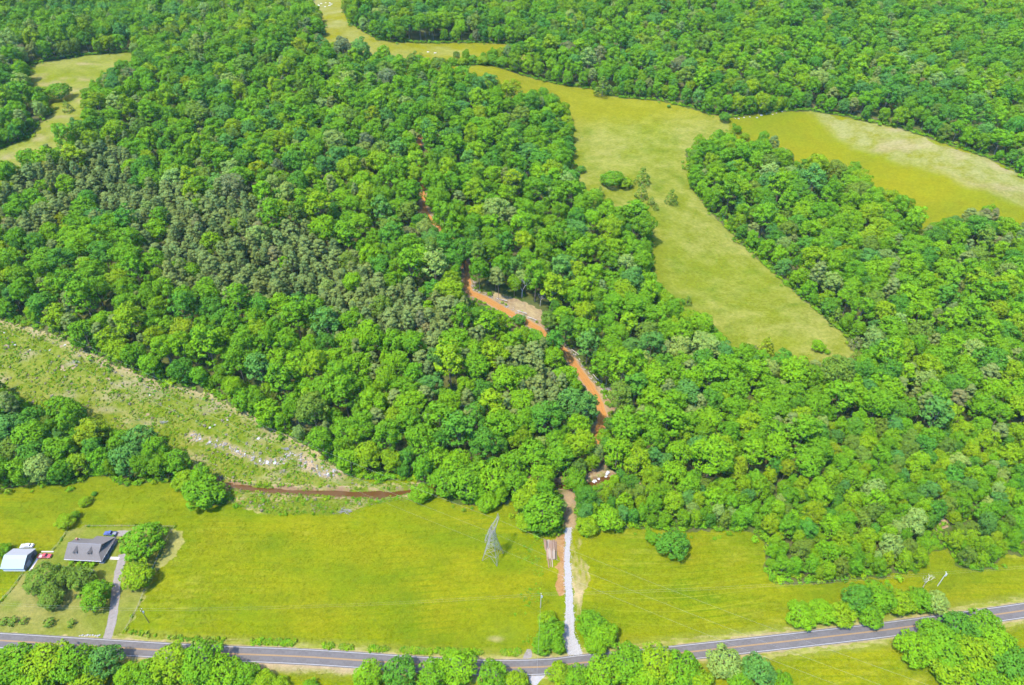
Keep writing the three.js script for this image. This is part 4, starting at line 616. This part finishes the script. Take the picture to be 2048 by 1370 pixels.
// ---------------------------------------------------------------- rocks and brush piles
{
  const r = rng(401), stone = mat(.24, .225, .215), whiteStone = mat(.36, .345, .33), greyBrush = mat(.22, .20, .19);
  const rockGeo = [0, 1, 2, 3].map(k => { const g = new THREE.IcosahedronGeometry(1, 2), p = g.attributes.position, v = V(0, 0, 0); for (let i = 0; i < p.count; i++) { v.fromBufferAttribute(p, i); const s = 1 + .28 * noise(v.x * 1.7 + k * 9, v.y * 1.7 + v.z * 1.3) + .12 * noise(v.z * 4 + k, v.x * 4); p.setXYZ(i, v.x * s, v.y * s * .6, v.z * s); } g.computeVertexNormals(); return g; });
  const rock = (x, d, s, m, label, group, k) => { const o = one('rock', rockGeo[k % 4], m, label, 'rock', group); o.position.set(x, height(x, d) + s * .12, -d); o.scale.set(s * (1 + .5 * r()), s * (.6 + .4 * r()), s); o.rotation.y = r() * 6; };
  const nth = ['first', 'second', 'third', 'fourth', 'fifth', 'sixth', 'seventh', 'eighth', 'ninth', 'tenth', 'eleventh', 'twelfth', 'thirteenth', 'fourteenth', 'fifteenth', 'sixteenth', 'seventeenth', 'eighteenth', 'nineteenth', 'twentieth'];
  PLACE.rock_line.forEach(([x, d], i) => rock(x, d, .25 + r() * .5, r() < .8 ? stone : whiteStone, i < 20 ? `limestone rock, ${nth[i]} from the left along the cut slope ledge` : `pale rock in the cut slope weeds, ${nth[i - 20]} of those above the ledge`, 'rocks of the cut slope', i));
  PLACE.rocks_far.forEach(([x, d], i) => rock(x + (r() - .5) * 3, d + (r() - .5) * 2.5, .5 + r() * .5, stone, `white boulder, ${nth[i]} from the left in the row at the upper field edge`, 'boulder row', i));
  PLACE.rocks_drive.forEach(([x, d], i) => rock(x, d, .3 + r() * .2, stone, `white stone, ${nth[i]} from the left in the roadside row by the driveway`, 'roadside stones', i));
  PLACE.ford.forEach(([x, d], i) => rock(x, d, .6 + r() * .5, whiteStone, `white stone, ${nth[i]} from the left at the creek ford`, 'ford stones', i));
  [['rockA', 1.1, 'right white stone in the far upper meadow'], ['rockB', .9, 'left white stone in the far upper meadow']].forEach(([k, s, l], i) => rock(...PLACE.misc[k], s, whiteStone, l, 'far meadow stones', i));
  for (let i = 0; i < 7; i++) { const a = i / 7 * 5.2 - 1.2; rock(PLACE.misc.ring[0] + Math.cos(a) * 7, PLACE.misc.ring[1] + Math.sin(a) * 11, 1.1, whiteStone, `white stone, ${nth[i]} of the open ring in the farthest meadow`, 'stone ring', i); }
  const pile = (x, d, w, label) => { const g = []; for (let k = 0; k < 46; k++) { const a = r() * 6.28, q = r() * w * .7, p = V(Math.cos(a) * q, .1 + r() * .5, Math.sin(a) * q * .5), b = r() * 6.28, l = .8 + r() * w * .6; g.push(taper(p, p.clone().add(V(Math.cos(b) * l, (r() - .3) * .8, Math.sin(b) * l * .5)), .07, .03, 5)); } const t = thing('brush_pile', label, 'brush pile', x, height(x, d), d, 0, 'brush piles'); const m = part('dead_branches', mergeGeometries(g), greyBrush, t); m.userData.kind = 'stuff'; };
  pile(...PLACE.misc.brush, 5, 'grey driftwood pile on the grassy bank below the creek'); pile(...PLACE.misc.brushpile, 6, 'grey brush pile in the upper right field');
  pile(-236, 283, 3, 'grey brush heap high on the cut slope'); pile(-178, 248, 3, 'grey brush heap in the middle of the cut slope'); pile(-112, 233, 2.5, 'grey brush heap near the pale ledge'); pile(52, 277, 3, 'slash heap right of the long clay stretch');
}
// ---------------------------------------------------------------- fences
{
  const wood = mat(.22, .18, .14), rail = mat(.26, .23, .2);
  const run = (lines, label, step, H) => { const t = thing('fence', label, 'fence', lines[0][0][0], 0, lines[0][0][1]); const o = lines[0][0];
    for (const line of lines) for (let i = 1; i < line.length; i++) { const a = line[i - 1], b = line[i], l = Math.hypot(b[0] - a[0], b[1] - a[1]), n = Math.max(1, Math.round(l / step)); for (let k = 0; k < n; k++) { const p = V(mixN(a[0], b[0], k / n) - o[0], 0, -(mixN(a[1], b[1], k / n) - o[1])), q = V(mixN(a[0], b[0], (k + 1) / n) - o[0], 0, -(mixN(a[1], b[1], (k + 1) / n) - o[1])); part('post', taper(p.clone().setY(-.3), p.clone().setY(H), .08, .07, 6), wood, t); for (const y of [.45, .95]) part('rail', bar(p.clone().setY(y * H / 1.1), q.clone().setY(y * H / 1.1), .035), rail, t); } } };
  run([PLACE.fence_w[0]], 'overgrown fence left of the house running up to the yellow green tree', 2.4, 1.15); run([PLACE.fence_w[1]], 'overgrown fence running down from the barn to the left edge', 2.4, 1.2);
  run([PLACE.fence_e[0]], 'fence beside the big shade tree right of the house', 2.8, 1.1); run([PLACE.fence_e[1]], 'fence running down to the road right of the driveway', 2.8, 1.1); run(PLACE.fence_n, 'thin fence along the back of the yard', 3.2, 1.05);
}
// ---------------------------------------------------------------- house
{
  const t = thing('house', 'brick house with grey shingle roof, two dormers and a side porch', 'house', -182, 0, 174.7, -.06), L = (u, y, v) => V(u + 182, y, -(v - 174));
  const brickTex = dataMap(128, 128, data => { for (let j = 0; j < 128; j++) for (let i = 0; i < 128; i++) { const row = Math.floor(j / 8), m = j % 8 === 0 || (i + (row % 2) * 10) % 20 === 0, q = .8 + .35 * Math.abs(LAT[(row * 31 + Math.floor((i + (row % 2) * 10) / 20) * 17) & 65535]), k = (j * 128 + i) * 4; data[k] = s8(m ? .4 : .33 * q); data[k + 1] = s8(m ? .36 : .13 * q); data[k + 2] = s8(m ? .32 : .085 * q); data[k + 3] = 255; } }, true, true);
  const bt = brickTex.clone(); bt.repeat.set(.8, .8); bt.needsUpdate = true; const brick = new THREE.MeshStandardMaterial({ map: bt, roughness: .95, side: THREE.DoubleSide });
  const shTex = speckle(9, [.098, .086, .077], [.152, .136, .123], .5), shingle = surface(shTex, .5, .5, .9, 0), trim = mat(.40, .39, .38, .6), pane = mat(.03, .04, .05, .08), floor = mat(.25, .24, .23);
  const uvFrom = g => { const p = g.attributes.position, uv = g.attributes.uv; for (let i = 0; i < p.count; i++) uv.setXY(i, p.getX(i), p.getZ(i) + p.getY(i)); return g; };
  const prof = new THREE.Shape([[-4.5, -.2], [4.2, -.2], [4.2, 2.75], [.2, 5.75], [-4.5, 2.72]].map(([v, y]) => new THREE.Vector2(v, y)));
  part('wall', new THREE.ExtrudeGeometry(prof, { depth: 13.6, bevelEnabled: false }).rotateY(Math.PI / 2).translate(-7.2, 0, 0), brick, t);
  part('wing_wall', bx(6.2, 2.75, 3, 3.2, 1.3, -4.4), brick, t);
  const roof = part('roof', uvFrom(polySlab([L(-190, 2.55, 168.5), L(-173.5, 2.55, 168.5), L(-175.5, 4.25, 171.25), L(-175.2, 6.05, 174.2), L(-190, 6.05, 174.2)], .16)), shingle, t);
  part('rear_slope', uvFrom(polySlab([L(-190, 6.04, 174.22), L(-182, 6.04, 174.22), L(-182, 2.85, 178.8), L(-190, 2.85, 178.8)], .16)), shingle, t);
  part('wing_roof', uvFrom(polySlab([L(-182, 6.02, 174.24), L(-175.2, 6.02, 174.24), L(-173.5, 2.6, 180.6), L(-182.2, 2.6, 180.6)], .16)), shingle, t);
  part('porch_roof', uvFrom(polySlab([L(-173.48, 2.5, 168.52), L(-173.3, 2.5, 180.5), L(-175.5, 4.2, 177.4), L(-175.52, 4.2, 171.3)], .14)), shingle, t);
  part('fascia', bx(16.4, .22, .06, .25, 2.42, 5.56), trim, roof); part('fascia', bx(.06, .22, 12, 8.62, 2.42, -.5), trim, roof);
  part('gutter', new THREE.CylinderGeometry(.07, .07, 16.2, 6).rotateZ(Math.PI / 2).translate(.3, 2.4, 5.68), trim, roof);
  const ridge = part('ridge_cap', bar(L(-190, 6.1, 174.21), L(-175.2, 6.1, 174.21), .09, 6), mat(.2, .19, .2), roof);
  const gw = part('gable_window', bx(.06, .9, .8, 6.64, 4.9, -.2), trim, t); part('pane', bx(.03, .72, .62, 6.69, 4.9, -.2), pane, gw);
  for (const [u, w] of [[-185.7, 'left'], [-179.4, 'right']]) {
    const dm = part('dormer', new THREE.ExtrudeGeometry(new THREE.Shape([[-.75, 3.5], [.75, 3.5], [.75, 4.75], [0, 5.5], [-.75, 4.75]].map(p => new THREE.Vector2(...p))), { depth: 2.9, bevelEnabled: false }).translate(u + 182, 0, .4), trim, t);
    for (const s of [-1, 1]) part('dormer_roof', uvFrom(polySlab([L(u, 5.66, 170.2), L(u + s * .98, 4.68, 170.2), L(u + s * .98, 4.68, 172.3), L(u, 5.66, 173.7)], .1)), shingle, dm);
    part('window_frame', bx(.95, .95, .05, u + 182, 4.35, 3.32), trim, dm); part('pane', bx(.8, .8, .04, u + 182, 4.35, 3.35), pane, dm);
  }
  for (const u of [-187, -183.6, -180.4, -177.4]) { const f = part('window', bx(1.2, 1.4, .1, u + 182, 1.5, 4.52), trim, t); part('pane', bx(1, 1.2, .06, u + 182, 1.5, 4.56), pane, f); part('sill', bx(1.4, .08, .22, u + 182, .78, 4.6), trim, f); }
  for (const v of [170.8, 173.2, 177]) { const f = part('window', bx(.1, 1.4, 1.1, 6.42, 1.5, -(v - 174)), trim, t); part('pane', bx(.06, 1.2, .95, 6.46, 1.5, -(v - 174)), pane, f); }
  const dr = part('door', bx(.1, 2.1, 1, 6.42, 1.1, -1.2), mat(.25, .05, .04, .5), t); part('handle', new THREE.SphereGeometry(.05, 8, 6).translate(6.5, 1.1, -.85), mat(.6, .5, .3, .3), dr);
  part('porch_floor', bx(2, .3, 11.4, 7.42, .15, -.6), floor, t); part('porch_step', bx(.5, .15, 1.6, 8.68, .075, 1.9), floor, t);
  for (const v of [168.9, 171, 173, 175.5, 178, 180.2]) part('porch_post', bx(.14, 2.2, .14, 8.3, 1.4, -(v - 174)), trim, t);
  part('vent_pipe', new THREE.CylinderGeometry(.09, .09, .9, 8).translate(-5.2, 4.5, -3.4), trim, t);
  part('chimney', bx(.6, 1.1, .6, -6.4, 4.6, -3.2), brick, t);
  for (const [x, v] of [[-186.5, 166.8], [-182.5, 165.9], [-178, 166.3]]) { const o = one('edging_stone', bx(3.2, .14, .14), mat(.5, .42, .34), `pale garden edging below the shrubs at ${v === 166.8 ? 'the left' : v === 165.9 ? 'the middle' : 'the right'} of the house front`, 'edging', 'garden edging'); o.position.set(x, .05, -v); o.rotation.y = (x + 182) * -.06; }
}
// ---------------------------------------------------------------- barn
{
  const t = thing('barn', 'pale metal barn with a bent roof at the left edge', 'barn', -209.8, 0, 170);
  const roofTex = dataMap(64, 64, data => { for (let j = 0; j < 64; j++) for (let i = 0; i < 64; i++) { const k = (j * 64 + i) * 4, q = (i % 16 === 0 ? .82 : 1) * (.94 + .1 * Math.abs(LAT[(j * 64 + i) & 65535])); data[k] = s8(.105 * q); data[k + 1] = s8(.140 * q); data[k + 2] = s8(.160 * q); data[k + 3] = 255; } }, true, true);
  const metal = new THREE.MeshStandardMaterial({ map: roofTex, roughness: .45, metalness: .2, side: THREE.DoubleSide }), whiteMetal = mat(.24, .235, .235, .5), grey = mat(.15, .17, .195, .8), dark = mat(.045, .05, .06, .6);
  const uvFrom = g => { const p = g.attributes.position, uv = g.attributes.uv; for (let i = 0; i < p.count; i++) uv.setXY(i, p.getX(i) * .5, p.getZ(i) * .5); return g; };
  const P3 = (x, y, v) => V(x, y, -(v - 170));
  const prof = new THREE.Shape([[-4.5, -.2], [4.5, -.2], [4.5, 2.6], [0, 4.75], [-1.6, 4.1], [-4.5, 2.4]].map(p => new THREE.Vector2(...p)));
  part('wall', new THREE.ExtrudeGeometry(prof, { depth: 9.2, bevelEnabled: false }).rotateY(Math.PI / 2).translate(-4.6, 0, 0), grey, t);
  part('front_roof', uvFrom(polySlab([P3(-4.9, 2.4, 165), P3(4.9, 2.4, 165), P3(4.9, 4.25, 168.3), P3(-4.9, 4.25, 168.3)], .09)), metal, t);
  part('upper_roof', uvFrom(polySlab([P3(-4.9, 4.28, 168.3), P3(4.9, 4.28, 168.3), P3(4.9, 4.98, 170), P3(-4.9, 4.98, 170)], .09)), metal, t);
  part('rear_roof', polySlab([P3(-4.9, 4.97, 170.01), P3(4.9, 4.97, 170.01), P3(4.9, 2.55, 174.9), P3(-4.9, 2.55, 174.9)], .09), whiteMetal, t);
  part('front_wall_panel', bx(9.1, 2.2, .06, 0, 1.2, 4.55), mat(.48, .46, .44), t);
  part('sliding_door', bx(.08, 2.2, 2.4, 4.66, 1.1, 1.5), mat(.33, .38, .44, .6), t); part('doorway', bx(.06, 2.3, 2, 4.65, 1.15, -2), dark, t);
  const w = part('window', bx(.07, .7, .9, 4.66, 1.7, 3.4), mat(.6, .6, .6, .5), t); part('pane', bx(.05, .55, .75, 4.69, 1.7, 3.4), glassDark, w);
  one('paving_strip', bx(.9, .06, 9), mat(.5, .42, .38), 'pale paving strip along the right wall of the barn', 'paving').position.set(-203.6, .03, -169.6);
  one('low_wall', bx(5.2, .5, .35), mat(.52, .46, .40), 'low pale wall behind the red pickup', 'wall').position.set(-200.9, .22, -174.9);
}
// ---------------------------------------------------------------- vehicles
const tyre = mat(.02, .02, .02), rimMat = mat(.5, .5, .5, .35, { metalness: .6 }), lampMat = mat(.75, .75, .7, .2), tailMat = mat(.4, .02, .02, .3), bedMat = mat(.16, .16, .17);
function vehicle(name, label, colour, pickup, x, d, turn, bedColour) {
  const t = thing(name, label, pickup ? 'pickup' : 'car', x, 0, d, turn), paint = new THREE.MeshPhysicalMaterial({ color: new THREE.Color().setRGB(...colour), roughness: .4, clearcoat: .7, clearcoatRoughness: .15, side: THREE.DoubleSide });
  const ext = (pts, w, bev = .06) => { const g = new THREE.ExtrudeGeometry(new THREE.Shape(pts.map(p => new THREE.Vector2(...p))), { depth: w - 2 * bev, bevelEnabled: true, bevelSize: bev, bevelThickness: bev, bevelSegments: 2 }); return g.translate(0, 0, -(w - 2 * bev) / 2); };
  // the nose points along +x
  part('body', ext(pickup ? [[-.75, .38], [2.62, .38], [2.68, .62], [2.6, .92], [1.15, 1.02], [-.75, 1.02]] : [[-2.6, .4], [2.55, .36], [2.62, .62], [2.5, .84], [1.0, .96], [-1.5, .98], [-2.55, .93], [-2.66, .62]], 1.85), paint, t);
  const cab = part('cabin', ext(pickup ? [[-.7, 1.02], [1.2, 1.02], [.55, 1.68], [-.5, 1.7]] : [[-1.75, .96], [1.05, .96], [.35, 1.38], [-1.0, 1.4]], 1.6), paint, t);
  part('windshield', polySlab((pickup ? [[1.17, 1.1], [.66, 1.64]] : [[.98, 1.02], [.42, 1.36]]).flatMap(([u, y], i) => i ? [V(u + .06, y, .62), V(u + .06, y, -.62)] : [V(u + .06, y, -.72), V(u + .06, y, .72)]), .02), glassDark, cab);
  part('rear_window', polySlab((pickup ? [[-.72, 1.15], [-.6, 1.6]] : [[-1.72, 1.02], [-1.06, 1.37]]).flatMap(([u, y], i) => i ? [V(u - .06, y, -.6), V(u - .06, y, .6)] : [V(u - .06, y, .7), V(u - .06, y, -.7)]), .02), glassDark, cab);
  for (const s of [-1, 1]) { part('side_window', bx(pickup ? 1.05 : 1.4, .36, .03, pickup ? .1 : -.3, pickup ? 1.36 : 1.17, s * .815), glassDark, cab); part('headlight', bx(.08, .16, .34, 2.66, .7, s * .68), lampMat, t); part('tail_light', bx(.06, .18, .22, pickup ? -2.7 : -2.68, .75, s * .74), tailMat, t); part('mirror', bx(.12, .12, .2, pickup ? .9 : .75, pickup ? 1.12 : 1.02, s * 1.0), paint, cab); }
  if (pickup) { part('bed_floor', bx(1.9, .08, 1.6, -1.72, .62, 0), bedColour || bedMat, t); for (const s of [-1, 1]) part('bed_side', bx(1.95, .6, .1, -1.72, .72, s * .875), paint, t); part('tailgate', bx(.09, .55, 1.65, -2.68, .74, 0), paint, t); }
  part('bumper', bx(.14, .18, 1.8, 2.72, .45, 0), rimMat, t); part('bumper', bx(.14, .18, 1.8, -2.78, .45, 0), rimMat, t);
  for (const u of [-1.7, 1.65]) for (const s of [-1, 1]) { const w = part('wheel', new THREE.CylinderGeometry(.35, .35, .22, 18).rotateX(Math.PI / 2).translate(u, .35, s * .84), tyre, t); part('rim', new THREE.CylinderGeometry(.19, .19, .03, 14).rotateX(Math.PI / 2).translate(u, .35, s * .96), rimMat, w); }
}
vehicle('car', 'old white car parked in the grass behind the barn', [.42, .415, .41], false, -211.2, 177.6, Math.PI + .05);
vehicle('pickup_truck', 'red pickup with a pale bed parked right of the barn', [.30, .014, .025], true, -200.6, 172.4, .03, mat(.32, .30, .28));
vehicle('pickup_truck', 'blue pickup parked behind the house', [.02, .045, .19], true, -177.8, 184, Math.PI - .05);
// ---------------------------------------------------------------- stones on the gravel and fallen wood
{
  const r = rng(77), g = new THREE.IcosahedronGeometry(.16, 0), pts = [];
  for (let i = 0; i < 9000 && pts.length < 1800; i++) { const x = 18 + r() * 10, d = 129 + r() * 59; if (inside(PLACE.gravel, x + (r() - .5) * 1.7, d + (r() - .5) * 1.7)) pts.push([x, d]); }
  const im = new THREE.InstancedMesh(g, mat(.27, .25, .225), pts.length), M = new THREE.Matrix4(); im.name = 'gravel_stones'; tag(im, 'loose white stones strewn on the gravel track', 'gravel', null, 'stuff'); im.castShadow = im.receiveShadow = true;
  pts.forEach(([x, d], i) => im.setMatrixAt(i, M.makeScale(.4 + r(), .4 + r() * .5, .4 + r()).setPosition(x, .05, -d))); scene.add(im);
}
// ---------------------------------------------------------------- grass tufts standing in the meadows
{
  const r = rng(88), pos = [], col = [];
  for (let k = 0; k < 9; k++) { const a = r() * 6.28, q = r() * .3, l = .12 + r() * .16, x = Math.cos(a) * q, z = Math.sin(a) * q, b = r() * 6.28, w = .07; pos.push(x - Math.cos(b) * w, -.05, z - Math.sin(b) * w, x + Math.cos(b) * w, -.05, z + Math.sin(b) * w, x + (r() - .5) * .3, l, z + (r() - .5) * .3); const g = .85 + .3 * r(); for (let q2 = 0; q2 < 3; q2++) col.push(g, g, g); }
  const geo = new THREE.BufferGeometry(); geo.setAttribute('position', new THREE.Float32BufferAttribute(pos, 3)); geo.setAttribute('color', new THREE.Float32BufferAttribute(col, 3));
  const pts = [], tones = [soil.hayA, soil.hayB, soil.hayC, soil.hayC, soil.hayD, soil.hayB];
  for (let i = 0; i < 150000 && pts.length < 50000; i++) { const x = -235 + r() * 480, d = 112 + r() * 100; if (!inside(PLACE.valley, x, d) || inside(PLACE.lawn, x, d) || Math.abs(d - roadAt(x)) < 4.6 || inside(PLACE.gravel, x, d) || x > 16 && x < 33 && d > 128 && d < 192 || lineDist(CREEK, x, d) < 4) continue; const p = fbm(x / 6 + 3, d / 4 + 9) + fbm(x / 20, d / 9) * .8; if (p + (r() - .5) * .9 < -.1) continue; pts.push([x, d, .5 + r() * .9, p]); }
  const im = new THREE.InstancedMesh(geo, leafAny, pts.length), M = new THREE.Matrix4(), Q = new THREE.Quaternion(), Y = V(0, 1, 0); im.name = 'meadow_grass'; tag(im, 'uncut yellow green hay grass of the valley meadow', 'grass', null, 'stuff'); im.castShadow = im.receiveShadow = true;
  pts.forEach(([x, d, s, p], i) => { const c = tones[Math.floor(r() * tones.length)], g = 1.05 + .4 * r(); im.setMatrixAt(i, M.compose(V(x, 0, -d), Q.setFromAxisAngle(Y, r() * 6.28), V(s, s * (.6 + .5 * r()), s))); im.setColorAt(i, instTone.setRGB(c[0] * g, c[1] * g, c[2] * g)); });
  scene.add(im);
}
{
  const r = rng(91), g = new THREE.IcosahedronGeometry(.3, 1), p = g.attributes.position, pts = [], M = new THREE.Matrix4();
  for (let i = 0; i < p.count; i++) { const k = 1 + .3 * noise(p.getX(i) * 5 + 3, p.getY(i) * 5 + p.getZ(i) * 4); p.setXYZ(i, p.getX(i) * k, p.getY(i) * k * .7, p.getZ(i) * k); }
  for (let i = 0; i < 420; i++) { const k = r() * 19, j = Math.floor(k), a = PLACE.rock_line[j], c = PLACE.rock_line[j + 1], f = k - j; pts.push([mixN(a[0], c[0], f) + (r() - .5) * 4, mixN(a[1], c[1], f) + (r() - .5) * 4.5]); }
  for (let i = 0; i < 90; i++) { const x = -300 + r() * 220, d = 218 + r() * 90; if (inside(PLACE.cut, x, d) && fbm(x / 12 + 3, d / 9) > .1) pts.push([x, d]); }
  for (let i = 0; i < 240; i++) { const k = TRACK[Math.floor(30 + r() * 45)], s = r() < .85 ? 1 : -1; pts.push([k[0] + s * (3 + r() * 1.2), k[1] + s * (1 + r())]); }
  const im = new THREE.InstancedMesh(g, mat(.20, .175, .145), pts.length); im.name = 'rubble'; tag(im, 'pale rubble strewn along the ledge and the clay track edge', 'rubble', null, 'stuff'); im.castShadow = im.receiveShadow = true;
  pts.forEach(([x, d], i) => { const q = .3 + r() * r() * 2; im.setMatrixAt(i, M.makeRotationY(r() * 6).scale(V(q * (1 + r()), q, q)).setPosition(x, height(x, d) + .05, -d)); im.setColorAt(i, instTone.setScalar(.6 + r() * .6)); }); scene.add(im);
}
{
  const r = rng(93), g = [], pale = mat(.27, .23, .185);
  for (let i = 0; i < 260; i++) { const k = Math.floor(26 + r() * 50), a = TRACK[k], n = TRACK[k + 1], l = Math.hypot(n[0] - a[0], n[1] - a[1]), s = r() < .8 ? 1 : -1, o = s * (3.2 + r() * 1.8), x = a[0] + (n[1] - a[1]) / l * o, d = a[1] - (n[0] - a[0]) / l * o; if (d < 240) continue; const y = height(x, d) + .25 + r() * .3, b = Math.atan2(n[1] - a[1], n[0] - a[0]) + (r() - .5) * 1.4, q = .8 + r() * 2.4; g.push(taper(V(x, y, -d), V(x + Math.cos(b) * q, y + (r() - .4) * .5, -d - Math.sin(b) * q), .12 + r() * .1, .05, 5)); }
  const m = part('slash', mergeGeometries(g), pale, scene); tag(m, 'pale broken branches and cut wood along the edges of the clay track', 'slash', null, 'stuff');
}

renderer.render(scene, camera);
